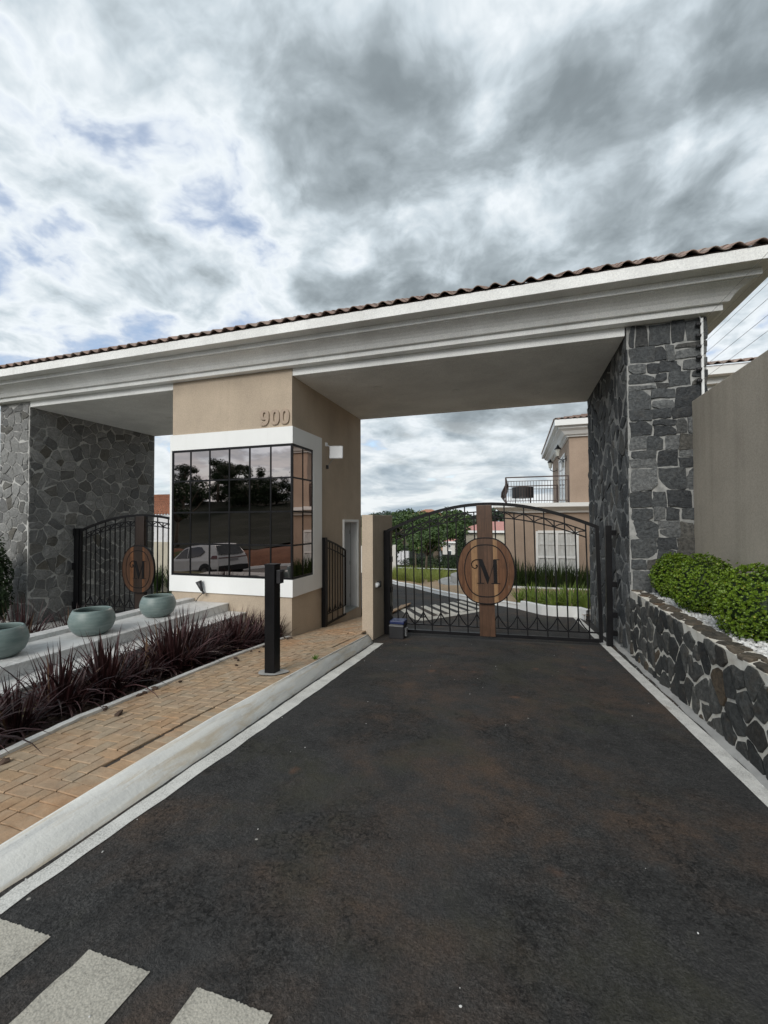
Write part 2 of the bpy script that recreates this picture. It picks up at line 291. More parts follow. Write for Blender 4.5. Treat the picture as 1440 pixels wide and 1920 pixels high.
def mk_ground():
    t = new_mat('earth'); p = opos(t); n = t.noise(p, 0.25, 7, 0.65); f = t.noise(p, 7, 6, 0.7)
    c = t.mix(t.mr(n, 0.40, 0.60, 0, 1), (0.055, 0.075, 0.022), (0.12, 0.085, 0.045)); c = t.mix(t.mr(f, 0.4, 0.7, 0, 0.6), c, (0.035, 0.045, 0.016))
    finish(t, c, 0.95, f, 0.5, 0.05, 0.2)
    t = new_mat('red_earth'); p = opos(t); n = t.noise(p, 0.8, 7, 0.7); f = t.noise(p, 9, 6, 0.7)
    c = t.mix(t.mr(n, 0.35, 0.65, 0, 1), (0.13, 0.050, 0.025), (0.20, 0.085, 0.045)); finish(t, t.mix(t.mr(f, 0.5, 0.75, 0, 0.7), c, (0.05, 0.03, 0.015)), 0.95, f, 0.6, 0.06, 0.2)
    t = new_mat('hill_green'); p = opos(t); n = t.noise(p, 0.35, 7, 0.7); f = t.noise(p, 4, 6, 0.7)
    c = t.mix(t.mr(n, 0.35, 0.65, 0, 1), (0.005, 0.009, 0.003), (0.015, 0.019, 0.007)); finish(t, t.mix(t.mr(f, 0.42, 0.62, 0, 0.85), c, (0.006, 0.010, 0.004)), 0.95, f, 0.8, 0.2, 0.2)
    t = new_mat('bed_soil'); p = opos(t); f = t.noise(p, 30, 6, 0.7); finish(t, t.mix(t.mr(f, 0.35, 0.7, 0, 1), (0.018, 0.013, 0.010), (0.065, 0.045, 0.034)), 0.95, f, 0.8, 0.02, 0.2)
    t = new_mat('bark_chip'); p = opos(t); f = t.noise(p, 40, 5, 0.7); isl = t.new('ShaderNodeNewGeometry').outputs['Random Per Island']
    finish(t, t.mix(isl, (0.030, 0.018, 0.013), (0.125, 0.085, 0.065)), 0.9, f, 0.4, 0.006, 0.25)
    t = new_mat('white_pebble'); p = opos(t); f = t.noise(p, 60, 4, 0.7); isl = t.new('ShaderNodeNewGeometry').outputs['Random Per Island']
    finish(t, t.mix(isl, (0.50, 0.50, 0.49), (0.80, 0.80, 0.79)), 0.7, f, 0.3, 0.003, 0.3)
    t = new_mat('sand_paving'); p = opos(t); br = t.new('ShaderNodeTexBrick'); t.put(br.inputs[0], t.mapping(p, rot=(0, 0, 0.4))); br.inputs['Scale'].default_value = 2.2
    for k, v in (('Color1', (0.46, 0.33, 0.21, 1)), ('Color2', (0.52, 0.39, 0.26, 1)), ('Mortar', (0.26, 0.20, 0.14, 1))): br.inputs[k].default_value = v
    n = t.noise(p, 0.9, 6, 0.65); finish(t, t.mix(t.mr(n, 0.4, 0.7, 0, 0.6), br.outputs[0], (0.42, 0.27, 0.16)), 0.9, br.outputs[1], 0.3, 0.01, 0.2)
mk_ground()

# ------------------------------------------------------------------ object helpers
def M(n): return MATS[n]
def tag(o, label=None, cat=None, group=None, kind=None):
    if label: o['label'] = label
    if cat: o['category'] = cat
    if group: o['group'] = group
    if kind: o['kind'] = kind
    return o
def link(name, me, mat=None, parent=None, loc=None):
    o = bpy.data.objects.new(name, me); COL.objects.link(o)
    if mat is not None and me is not None:
        if not me.materials: me.materials.append(M(mat) if isinstance(mat, str) else mat)
    if parent is not None: o.parent = parent
    if loc is not None: o.location = loc
    return o
def empty(name, loc, label, cat, group=None, rz=0.0):
    o = bpy.data.objects.new(name, None); COL.objects.link(o); o.location = loc; o.rotation_euler = (0, 0, rz); o.empty_display_size = 0.1
    return tag(o, label, cat, group)
def mesh(name, V, F, smooth=False):
    me = bpy.data.meshes.new(name); me.from_pydata([tuple(v) for v in V], [], F); me.update()
    if smooth: me.polygons.foreach_set('use_smooth', [True]*len(me.polygons))
    return me
class MB:
    """collects faces for ONE mesh object"""
    def __init__(s): s.V = []; s.F = []
    def add(s, V, F):
        b = len(s.V); s.V += [tuple(v) for v in V]; s.F += [tuple(i+b for i in f) for f in F]; return s
    def box(s, x0, x1, y0, y1, z0, z1):
        V = [(x, y, z) for x in (x0, x1) for y in (y0, y1) for z in (z0, z1)]
        return s.add(V, [(0, 1, 3, 2), (4, 6, 7, 5), (0, 4, 5, 1), (2, 3, 7, 6), (0, 2, 6, 4), (1, 5, 7, 3)])
    def obox(s, c, ax, ay, az, hx, hy, hz):
        c, ax, ay, az = Vector(c), Vector(ax).normalized()*hx, Vector(ay).normalized()*hy, Vector(az).normalized()*hz
        V = [c+ax*i+ay*j+az*k for i in (-1, 1) for j in (-1, 1) for k in (-1, 1)]
        return s.add(V, [(0, 1, 3, 2), (4, 6, 7, 5), (0, 4, 5, 1), (2, 3, 7, 6), (0, 2, 6, 4), (1, 5, 7, 3)])
    def tube(s, pts, r, n=6, caps=True):
        pts = [Vector(p) for p in pts]; rs = r if hasattr(r, '__len__') else [r]*len(pts)
        V = []; F = []; ref = None
        for i, p in enumerate(pts):
            d = (pts[min(i+1, len(pts)-1)]-pts[max(i-1, 0)]).normalized()
            if ref is None: ref = d.orthogonal().normalized()
            a = (ref-d*ref.dot(d)).normalized(); b = d.cross(a); ref = a
            V += [p+(a*math.cos(2*math.pi*k/n)+b*math.sin(2*math.pi*k/n))*rs[i] for k in range(n)]
        for i in range(len(pts)-1):
            for k in range(n): F.append((i*n+k, i*n+(k+1) % n, (i+1)*n+(k+1) % n, (i+1)*n+k))
        if caps: F += [tuple(reversed(range(n))), tuple(range((len(pts)-1)*n, len(pts)*n))]
        return s.add(V, F)
    def bar(s, pts, w, d, up=(0, 1, 0)):
        """rectangular bar along points; w across, d along `up`"""
        pts = [Vector(p) for p in pts]; u = Vector(up).normalized(); V = []; F = []
        for i, p in enumerate(pts):
            t = (pts[min(i+1, len(pts)-1)]-pts[max(i-1, 0)]).normalized(); a = t.cross(u).normalized()
            V += [p+a*w/2+u*d/2, p-a*w/2+u*d/2, p-a*w/2-u*d/2, p+a*w/2-u*d/2]
        for i in range(len(pts)-1):
            for k in range(4): F.append((i*4+k, i*4+(k+1) % 4, (i+1)*4+(k+1) % 4, (i+1)*4+k))
        F += [(3, 2, 1, 0), tuple(range((len(pts)-1)*4, len(pts)*4))]
        return s.add(V, F)
    def prism(s, poly, y0, y1, o=(0, 0, 0), ux=(1, 0, 0), uy=(0, 0, 1), un=(0, 1, 0)):
        o, ux, uy, un = Vector(o), Vector(ux), Vector(uy), Vector(un); n = len(poly)
        V = [o+ux*a+uy*b+un*y0 for a, b in poly]+[o+ux*a+uy*b+un*y1 for a, b in poly]
        F = [tuple(range(n)), tuple(reversed(range(n, 2*n)))]+[(k, n+k, n+(k+1) % n, (k+1) % n) for k in range(n)]
        return s.add(V, F)
    def lathe(s, prof, n=32, c=(0, 0, 0)):
        V = []; F = []; c = Vector(c)
        for r, z in prof: V += [c+Vector((r*math.cos(2*math.pi*k/n), r*math.sin(2*math.pi*k/n), z)) for k in range(n)]
        for i in range(len(prof)-1):
            for k in range(n): F.append((i*n+k, i*n+(k+1) % n, (i+1)*n+(k+1) % n, (i+1)*n+k))
        return s.add(V, F)
    def grid(s, rows):
        n = len(rows[0]); V = [v for r in rows for v in r]
        return s.add(V, [(i*n+k, i*n+k+1, (i+1)*n+k+1, (i+1)*n+k) for i in range(len(rows)-1) for k in range(n-1)])
    def me(s, name, smooth=False, fix=True):
        me = mesh(name, s.V, s.F, smooth)
        if fix:
            bm = bmesh.new(); bm.from_mesh(me); bmesh.ops.recalc_face_normals(bm, faces=bm.faces); bm.to_mesh(me); bm.free()
        return me
    def obj(s, name, mat, parent=None, smooth=False, bevel=0.0, fix=True, loc=None):
        o = link(name, s.me(name, smooth, fix), mat, parent, loc)
        if bevel:
            b = o.modifiers.new('bevel', 'BEVEL'); b.width = bevel; b.segments = 2; b.limit_method = 'ANGLE'; b.angle_limit = R_(40)
        return o
def box(name, mat, parent, x0, x1, y0, y1, z0, z1, bevel=0.0): return MB().box(x0, x1, y0, y1, z0, z1).obj(name, mat, parent, bevel=bevel)
def sstep(a, b, x):
    t = min(max((x-a)/(b-a), 0.0), 1.0); return t*t*(3-2*t)
def lerp(pts, y):
    if y <= pts[0][0]: i = 0
    elif y >= pts[-1][0]: i = len(pts)-2
    else: i = max(k for k in range(len(pts)-1) if pts[k][0] <= y)
    a, b = pts[i], pts[i+1]; t = (y-a[0])/(b[0]-a[0])
    return a[1]+(b[1]-a[1])*t
def clerp(pts, y): return lerp(pts, min(max(y, pts[0][0]), pts[-1][0]))

# ------------------------------------------------------------------ the lie of the land
def road_z(x, y):
    k = sstep(2, 8, y)
    z = 0.025-0.078*y if y < 45 else 0.025-0.078*45-0.03*(min(y, 120)-45)
    if y < 0: z = 0.025-0.02*y*0
    return z-0.10*k*min(max((1.5-x)/4.0, 0), 1)
def street_z(x): return 0.02 if x > -2 else max(0.02+0.105*(x+2), -1.9)
def ground_z(x, y):
    f = road_z(x, max(y, 0))-0.07-0.26*sstep(-4.3, -6.6, x)
    if y >= 1: return f
    b = street_z(x)-0.06
    if y < -9.0:
        b += 1.25*sstep(-9.0, -13.0, y)+6.0*sstep(-13, -60, y)*1.0
        b += 0.25*(mnoise.noise(Vector((x*0.35, y*0.35, 2)))) if y < -9.6 else 0
    t = sstep(1.0, -1.5, y)
    return f*(1-t)+b*t

def axis(vals):
    o = []
    for a, b, n in vals: o += list(np.linspace(a, b, n, endpoint=False))
    return o+[vals[-1][1]]
gx = axis([(-900, -60, 10), (-60, -20, 14), (-20, 10, 60), (10, 60, 14), (60, 900, 10)])
gy = axis([(-900, -80, 8), (-80, -20, 24), (-20, 12, 64), (12, 60, 24), (60, 140, 10), (140, 1500, 12)])
o = MB().grid([[(x, y, ground_z(x, y)-(0.25 if (y > 8.0 and -14 < x < 12) else 1.6 if (-74 < y < -13.7 and -109 < x < 59) else 0.02)) for x in gx] for y in gy]).obj('ground', 'earth', smooth=True, fix=False); tag(o, kind='structure')
# the red cut bank and the green hill across the street (seen mirrored in the guard booth glass)
ys_ = list(np.linspace(-9.3, -13.6, 9)); xs_ = list(np.linspace(-60, 30, 120))
o = MB().grid([[(x, y, ground_z(x, y)+0.05+0.12*mnoise.noise(Vector((x*1.3, y*1.3, 0)))) for x in xs_] for y in ys_]).obj('dirt_bank', 'red_earth', smooth=True, fix=False); tag(o, kind='structure')
ys_ = list(np.linspace(-13.5, -75, 40)); xs_ = list(np.linspace(-110, 60, 90))
o = MB().grid([[(x, y, ground_z(x, y)+0.08+0.5*mnoise.noise(Vector((x*0.2, y*0.2, 5)))) for x in xs_] for y in ys_]).obj('hill', 'hill_green', smooth=True, fix=False); tag(o, kind='structure')
o = MB().grid([[(x, y, street_z(x)) for x in np.linspace(-70, 40, 80)] for y in (-8.9, -6, -3.6, -1.6)]).obj('street', 'asphalt', fix=False); tag(o, kind='structure')
o = MB()
for a, b in zip(xs_[:-1], xs_[1:]):
    if a < 40: o.add([(a, -9.25, street_z(a)+0.14), (b, -9.25, street_z(b)+0.14), (b, -9.0, street_z(b)+0.14), (a, -9.0, street_z(a)+0.14), (a, -8.9, street_z(a)-0.02), (b, -8.9, street_z(b)-0.02)], [(0, 1, 2, 3), (3, 2, 5, 4)])
tag(o.obj('far_kerb', 'weathered_white', fix=False), kind='structure')

# ------------------------------------------------------------------ driveway and inner road
yb = [-1.7, -0.9, 0, .4, .8, 1.2, 1.6, 2, 2.5, 3, 3.5, 4, 4.5, 5, 5.5, 6, 6.5, 7, 7.5, 8, 8.5, 9, 10, 11, 12, 14, 16, 18, 20, 23, 26, 29, 32, 35, 38, 41, 44, 48]
rows = []
for y in yb:
    xl = -2.45 if y < 7.2 else -2.6 if y < 9 else -2.6-(y-9)*0.72
    xl = max(xl, -22); xr = 1.60 if y < 9.5 else 1.60+(y-9.5)*1.6
    xr = min(xr, 14); n = 24
    rows.append([(xl+(xr-xl)*k/n, y, road_z(xl+(xr-xl)*k/n, y)) for k in range(n+1)])
road = MB().grid(rows).obj('driveway', 'asphalt', fix=False, smooth=True); tag(road, kind='structure')
o = MB().grid([[(x, y, ground_z(x, y)+0.03) for x in np.linspace(-10.95, -6.45, 8)] for y in np.linspace(-1.2, 20, 40)]).obj('exit_lane', 'concrete', fix=False, smooth=True); tag(o, kind='structure')  # lane surface unseen; pale concrete picked to bounce light onto the left side

def strip(name, mat, left, right, y0, y1, dz=0.004, jag=0.006, step=0.12, seed=1):
    rnd = random.Random(seed); rows = []; y = y0
    while y < y1+1e-6:
        a, b = clerp(left, y)+rnd.uniform(-jag, jag), clerp(right, y)+rnd.uniform(-jag, jag)
        rows.append([(a, y, road_z(a, y)+dz), ((a+b)/2, y, road_z((a+b)/2, y)+dz), (b, y, road_z(b, y)+dz)]); y += step
    return MB().grid(rows).obj(name, mat, road, fix=False)
strip('edge_line', 'line_paint', [(1.2, -2.062), (2.86, -2.125), (4.5, -2.235), (7.0, -2.365)], [(1.2, -1.975), (2.7, -2.0), (4.2, -2.06), (7.1, -2.21)], 1.18, 7.05, seed=2)
strip('edge_line', 'line_paint', [(-1.6, 1.40), (3.1, 1.397), (8.15, 1.305), (11.2, 1.25)], [(-1.6, 1.52), (3.3, 1.512), (8.2, 1.43), (11.2, 1.38)], -1.4, 11.25, seed=3, jag=0.0025)
def patch(name, mat, quad, n=14, jag=0.009, seed=0, dz=0.004):
    """painted quad with ragged edges lying on the road"""
    rnd = random.Random(seed); q = [Vector(p+(0,)) for p in quad]; ring = []
    for k in range(4):
        a, b = q[k], q[(k+1) % 4]; nn = Vector((-(b-a).y, (b-a).x, 0)).normalized()
        for i in range(n): ring.append(a.lerp(b, (i+rnd.uniform(-.3, .3)*(1 if i else 0))/n)+nn*(rnd.uniform(-jag, jag)*rnd.random()+0.5*jag*mnoise.noise(Vector((i*0.6, k*9.0, seed))))*(1 if i else 0))
    c = sum(q, Vector())/4; V = [(c.x, c.y, road_z(c.x, c.y)+dz)]+[(p.x, p.y, road_z(p.x, p.y)+dz) for p in ring]
    return link(name, mesh(name, V, [(0, k+1, (k+1) % len(ring)+1) for k in range(len(ring))]), mat, road)
for i, (a, b, e) in enumerate([(-1.965, -1.684, 1.17), (-1.502, -1.226, 1.183), (-1.036, -0.752, 1.198), (-0.57, -0.29, 1.20), (-0.10, 0.18, 1.20), (0.37, 0.65, 1.2), (0.83, 1.11, 1.2)]):
    patch('crosswalk_stripe', 'road_paint', [(a, -1.5), (b, -1.5), (b, e+0.003), (a, e-0.003)], 44, 0.005, i)
for k in range(12):
    ax, ay = -3.16+k*0.207, 11.42+k*0.43
    if k == 9: break
    patch('crosswalk_stripe', 'far_paint', [(ax, ay), (ax+0.88, ay-1.74), (ax+0.99, ay-1.49), (ax+0.115, ay+0.25)], 8, 0.01, 20+k)
patch('stop_line', 'far_paint', [(-2.36, 9.80), (-2.10, 9.62), (-0.62, 12.25), (-0.88, 12.35)], 10, 0.01, 40)

# kerb: rounded, painted, runs down along the drive and ends in a nub before the gate pillar
KB = [(-1.5, -2.085), (1.25, -2.085), (1.74, -2.095), (2.9, -2.150), (4.09, -2.235), (5.45, -2.32), (7.06, -2.395)]
KT = [(-1.5, -2.31), (1.4, -2.31), (2.9, -2.35), (4.3, -2.385), (6.83, -2.45)]
def kerb_top(y): return 0.9*(clerp([(-1.5, 0.015), (1.4, -0.004), (2.1, -0.030), (2.88, -0.072), (4.3, -0.188), (6.6, -0.41), (12.0, -0.84)], y))-0.0*y+0.1*clerp([(-1.5, 0.015), (1.4, -0.004), (2.1, -0.030), (2.88, -0.072), (4.3, -0.188), (6.6, -0.41), (12.0, -0.84)], y)
rows = []; rnd = random.Random(5)
for y in np.linspace(-1.5, 6.95, 110):
    xb, xt = clerp(KB, y), clerp(KT, y); zt, z0 = kerb_top(y), road_z(clerp(KB, y), y)-0.02
    if y > 6.80: zt = zt-(y-6.80)*0.55
    h = zt-z0; w = xb-xt; j = rnd.uniform(-0.004, 0.004)
    rows.append([(xt-0.004, y, z0-0.1), (xt, y, zt-0.004), (xt+0.02+j, y, zt), (xt+0.15*w, y, zt-0.005), (xt+0.36*w+j, y, zt-0.12*h), (xt+0.60*w, y, zt-0.36*h+j), (xt+0.82*w+j, y, zt-0.66*h), (xb+j, y, z0+0.015), (xb+0.004, y, z0)])
kb = MB().grid(rows); kb.F.append(tuple(len(kb.V)-9+i for i in range(9)))
tag(kb.obj('kerb', 'kerb_paint', smooth=True, fix=False), kind='structure')

# ------------------------------------------------------------------ sidewalk of tan pavers
EX = [(-1.5, -2.95), (0.6, -3.10), (1.96, -3.30), (2.58, -3.40), (3.48, -3.50), (4.74, -3.62), (6.28, -3.85), (7.0, -4.0), (12.5, -4.0)]
EZ = [(-1.5, 0.0), (0.6, -0.005), (1.96, -0.055), (2.58, -0.092), (3.48, -0.18), (4.74, -0.287), (6.28, -0.494), (7.1, -0.645), (8.3, -0.768), (10.7, -1.05), (12.5, -1.2)]
def walk_z(x, y):
    xe, xk = clerp(EX, y), clerp(KT, y) if y < 7 else -2.6
    ze, zk = clerp(EZ, y), kerb_top(y)
    t = (x-xe)/(xk-xe); t = min(max(t, -0.2), 1.0)
    return ze+(zk-ze)*t
rows = []
for y in np.linspace(-1.5, 12.5, 100):
    xe, xk = clerp(EX, y)-0.03, (clerp(KT, y) if y < 6.9 else -2.62 if y < 8.45 else -3.06)
    rows.append([(xe+(xk-xe)*k/8, y, walk_z(xe+(xk-xe)*k/8, y)-0.022) for k in range(9)])
walk = MB().grid(rows).obj('sidewalk', 'paver_joint', fix=False, smooth=True); tag(walk, kind='structure')
def paver_mesh(seed):
    rnd = random.Random(seed); L, w, h, b = 0.0895, 0.0430, 0.03, 0.004
    j = lambda: rnd.uniform(-0.0025, 0.0025)
    V = [(sx*L, sy*w, -h) for sx, sy in ((-1, -1), (1, -1), (1, 1), (-1, 1))]+[(sx*L+j(), sy*w+j(), -b) for sx, sy in ((-1, -1), (1, -1), (1, 1), (-1, 1))]+[(sx*(L-b*0.7)+j(), sy*(w-b*0.7)+j(), j()*0.3) for sx, sy in ((-1, -1), (1, -1), (1, 1), (-1, 1))]
    F = [(0, 1, 5, 4), (1, 2, 6, 5), (2, 3, 7, 6), (3, 0, 4, 7), (4, 5, 9, 8), (5, 6, 10, 9), (6, 7, 11, 10), (7, 4, 8, 11), (8, 9, 10, 11)]
    return mesh('paving_brick', V, F)
pm = [paver_mesh(k) for k in range(6)]
for m_ in pm: m_.materials.append(M('paver'))
bricks = []; halves = []; U = 0.093; SOLD = 0.151
for i in range(-49, 5):
    for j in range(5, 134):
        k = (i-j) % 4; x0, y0 = i*U, j*U
        if k == 0: cx, cy, rot, hx_ = x0+U, y0+U/2, 0.0, U
        elif k == 2: cx, cy, rot, hx_ = x0+U/2, y0, math.pi/2, U/2
        else: continue
        xe, xk = clerp(EX, cy)-0.035, (clerp(KT, cy)-SOLD+0.012 if cy < 6.95 else -2.62 if cy < 8.5 else -3.05)
        if cx-hx_ > xe and cx+hx_ < xk: bricks.append((cx, cy, rot))
        else:
            for q in ((x0+U/2, y0+U/2), (x0+1.5*U, y0+U/2)) if k == 0 else ((x0+U/2, y0+U/2), (x0+U/2, y0-U/2)):
                if q[0]-U/2 > xe-0.03 and q[0]+U/2 < xk+0.05: halves.append((q[0], q[1], 0.0))
yy = 0.6
while yy < 6.9:                                                     # soldier course along the kerb
    bricks.append((clerp(KT, yy)-SOLD/2+0.012, yy, -0.045)); yy += U
bricks.sort(key=lambda b: (b[0]*b[0]+b[1]*b[1]))
vis = [b for b in bricks if math.atan2(-b[0], b[1]) < 0.3043+0.735 or b[1] > 2.2]
rest = [b for b in bricks if b not in vis]
near, far = vis[:300], vis[300:]+rest+halves; first_half = len(bricks)
rb = random.Random(11); stuffb = MB()
for n, (cx, cy, rot) in enumerate(near+far):
    z = walk_z(cx, cy)-0.010+rb.uniform(-0.002, 0.002)
    nx = -(walk_z(cx+0.1, cy)-walk_z(cx-0.1, cy))/0.2; ny = -(walk_z(cx, cy+0.1)-walk_z(cx, cy-0.1))/0.2
    q = Vector((0, 0, 1)).rotation_difference(Vector((nx+rb.uniform(-.006, .006), ny+rb.uniform(-.006, .006), 1)).normalized())
    mat = Matrix.Translation((cx, cy, z)) @ q.to_matrix().to_4x4() @ Matrix.Rotation(rot+rb.uniform(-0.012, 0.012), 4, 'Z')
    if n < 300:
        o = link('paving_brick', pm[n % 6], None, walk); o.matrix_local = mat @ Matrix.Diagonal((0.83 if abs(rot+0.045) < 1e-6 else 1, 1, 1, 1))
    else:
        mm = pm[n % 6]; mat = mat @ Matrix.Diagonal((0.485 if n >= first_half else 0.83 if abs(rot+0.045) < 1e-6 else 1, 1, 1, 1)); stuffb.add([mat @ v.co for v in mm.vertices], [tuple(p.vertices) for p in mm.polygons])
o = stuffb.obj('paving_bricks', 'paver', walk, fix=False); o['kind'] = 'stuff'
# white edging strip between sidewalk and planting bed
rows = []; rnd = random.Random(8)
for y in np.linspace(-1.5, 6.9, 100):
    xe = clerp(EX, y)+rnd.uniform(-0.006, 0.006); z = walk_z(xe, y)
    rows.append([(xe+0.028, y, z-0.05), (xe+0.026, y, z+0.012), (xe-0.030, y, z+0.014), (xe-0.036, y, z-0.12)])
tag(MB().grid(rows).obj('bed_edging', 'weathered_white', fix=False), kind='structure')
# planting bed
def bed_z(x, y): return clerp(EZ, y)-0.06-0.14*sstep(-3.3, -4.8, x)+0.03*mnoise.noise(Vector((x*3, y*3, 0)))
rows = []
for y in np.linspace(-1.5, 7.0, 60):
    xe = clerp(EX, y)-0.02
    rows.append([(xe+(-5.3-xe)*k/10, y, bed_z(xe+(-5.3-xe)*k/10, y)) for k in range(11)])
tag(MB().grid(rows).obj('planting_bed', 'bed_soil', fix=False, smooth=True), kind='structure')
def pebbles(name, mat, pts, smin, smax, flat, seed):
    rnd = random.Random(seed); b = MB(); oc = [(1, 0, 0), (-1, 0, 0), (0, 1, 0), (0, -1, 0), (0, 0, 1), (0, 0, -1)]; of = [(0, 2, 4), (2, 1, 4), (1, 3, 4), (3, 0, 4), (2, 0, 5), (1, 2, 5), (3, 1, 5), (0, 3, 5)]
    bm = bmesh.new(); bmesh.ops.create_icosphere(bm, subdivisions=1, radius=1); iv = [v.co.copy() for v in bm.verts]; jf = [tuple(v.index for v in f.verts) for f in bm.faces]; bm.free()
    for x, y, z in pts:
        s = rnd.uniform(smin, smax); rm = Matrix.Rotation(rnd.uniform(0, 6.3), 3, 'Z') @ Matrix.Rotation(rnd.uniform(-.5, .5), 3, 'X'); sc = (s*rnd.uniform(0.8, 1.3), s*rnd.uniform(0.6, 1.0), s*flat*rnd.uniform(0.7, 1.2))
        b.add([Vector((x, y, z))+rm @ Vector((v.x*sc[0]*rnd.uniform(.8, 1.15), v.y*sc[1]*rnd.uniform(.8, 1.15), v.z*sc[2])) for v in iv], jf)
    o = b.obj(name, mat, fix=False); return tag(o, kind='stuff')
rnd = random.Random(21); pts = []
for _ in range(1500):
    y = rnd.uniform(0.3, 6.9); x = clerp(EX, y)-0.06-abs(rnd.gauss(0, 0.30)); pts.append((x, y, bed_z(x, y)+0.01))
for _ in range(26):
    y = rnd.uniform(1.6, 6.6); x = clerp(EX, y)+rnd.random()**2*0.35; pts.append((x, y, walk_z(x, y)))
o = pebbles('bark_chips', 'bark_chip', pts, 0.02, 0.05, 0.45, 3); tag(o, 'dark brown bark chips and pebbles covering the planting bed', 'bark chips')

rnd = random.Random(77)
gp_ = [(x, y, road_z(x, y)+0.004) for x, y in [(rnd.uniform(-1.9, 1.3), 0.9+6.5*rnd.random()**1.6) for _ in range(34)]+[(clerp([(1.2, -2.0), (7.0, -2.2)], y)+rnd.uniform(-0.12, 0.1), y) for y in [rnd.uniform(1.0, 7) for _ in range(30)]]+[(1.5-abs(rnd.gauss(0, 0.03)), rnd.uniform(2.5, 7.5)) for _ in range(60)]]
tag(pebbles('grit', 'white_pebble', gp_, 0.0022, 0.0055, 0.7, 6), 'loose pale grit scattered over the asphalt driveway', 'grit')
# ------------------------------------------------------------------ stones
def clip_poly(poly, n, c):
    """keep the part where n.p <= c"""
    outp = []; m = len(poly)
    for i in range(m):
        a, b = poly[i], poly[(i+1) % m]; da, db = n[0]*a[0]+n[1]*a[1]-c, n[0]*b[0]+n[1]*b[1]-c
        if da <= 0: outp.append(a)
        if (da < 0 < db) or (db < 0 < da):
            t = da/(da-db); outp.append((a[0]+(b[0]-a[0])*t, a[1]+(b[1]-a[1])*t))
    return outp
def voronoi_cells(w, h, cw, ch, jit, gap, seed, edge=0.02):
    rnd = random.Random(seed); nx, ny = max(1, round(w/cw)), max(1, round(h/ch)); cw, ch = w/nx, h/ny; P_ = {}
    for j in range(-1, ny+1):
        for i in range(-1, nx+1):
            P_[i, j] = ((i+0.5+(0.25 if j % 2 else -0.25)+rnd.uniform(-jit, jit))*cw, (j+0.5+rnd.uniform(-jit, jit))*ch)
    cells = []
    for j in range(ny):
        for i in range(-1, nx+1):
            p = P_[i, j]
            poly = [(edge, edge), (w-edge, edge), (w-edge, h-edge), (edge, h-edge)]
            for dj in (-2, -1, 0, 1, 2):
                for di in (-2, -1, 0, 1, 2):
                    q = P_.get((i+di, j+dj))
                    if q is None or (di == 0 and dj == 0): continue
                    n = (q[0]-p[0], q[1]-p[1]); l = math.hypot(*n)
                    if l < 1e-6: continue
                    n = (n[0]/l, n[1]/l); c = n[0]*(p[0]+q[0])/2+n[1]*(p[1]+q[1])/2-gap*rnd.uniform(0.6, 1.5)/2
                    poly = clip_poly(poly, n, c)
                    if len(poly) < 3: break
                if len(poly) < 3: break
            if len(poly) >= 3: cells.append(poly)
    return cells
def block_cells(w, h, bw, bh, gap, seed):
    """rubble laid in rough courses: blocks of uneven height, some split in two, corners knocked off"""
    rnd = random.Random(seed); cells = []; y = 0.0
    while y < h-0.06:
        hh = bh*rnd.uniform(0.65, 1.45); hh = h-y if h-y-hh < bh*0.5 else hh; x = 0.0
        while x < w-0.04:
            ww = bw*rnd.uniform(0.65, 1.45); ww = w-x if w-x-ww < bw*0.5 else ww
            sk = lambda: rnd.uniform(-0.020, 0.020)
            if rnd.random() < 0.22 and hh > bh*0.8:
                m = rnd.uniform(0.35, 0.65)*hh; parts = [(x, y, ww, m), (x, y+m, ww, hh-m)]
            elif rnd.random() < 0.15 and ww > bw: m = rnd.uniform(0.35, 0.65)*ww; parts = [(x, y, m, hh), (x+m, y, ww-m, hh)]
            else: parts = [(x, y, ww, hh)]
            for a, b, c, d in parts:
                g2 = gap/2*rnd.uniform(0.7, 1.5); q = [(a+g2+sk(), b+g2+sk()), (a+c-g2+sk(), b+g2+sk()), (a+c-g2+sk(), b+d-g2+sk()), (a+g2+sk(), b+d-g2+sk())]
                for _ in range(rnd.choice((0, 0, 1, 1))):
                    k = rnd.randrange(len(q)); p = q[k]; pa, pb = q[k-1], q[(k+1) % len(q)]; f1, f2 = rnd.uniform(.2, .45), rnd.uniform(.2, .45)
                    q[k:k+1] = [(p[0]+(pa[0]-p[0])*f1, p[1]+(pa[1]-p[1])*f1), (p[0]+(pb[0]-p[0])*f2, p[1]+(pb[1]-p[1])*f2)]
                q = [(min(max(u, 0.0), w), min(max(v, 0.0), h)) for u, v in q]; cells.append(q)
            x += ww
        y += hh
    return cells
def rough_outline(poly, rnd, seg=0.07, jag=0.012):
    n = len(poly); pts = []
    for i in range(n):
        a, p, b = poly[i-1], poly[i], poly[(i+1) % n]
        la, lb = math.dist(a, p), math.dist(b, p); cut = rnd.uniform(0.003, 0.013); ra, rb_ = min(0.25, cut/max(la, 1e-4)), min(0.25, cut/max(lb, 1e-4))
        pts += [(p[0]+(a[0]-p[0])*ra, p[1]+(a[1]-p[1])*ra), (p[0]+(b[0]-p[0])*rb_, p[1]+(b[1]-p[1])*rb_)]
        m = int(lb/seg)
        for k in ((0.35, 0.68) if m >= 2 else ()):
            pts.append((p[0]+(b[0]-p[0])*k+rnd.uniform(-jag, jag), p[1]+(b[1]-p[1])*k+rnd.uniform(-jag, jag)))
    return pts
def area(p): return abs(sum(p[i-1][0]*p[i][1]-p[i][0]*p[i-1][1] for i in range(len(p))))/2
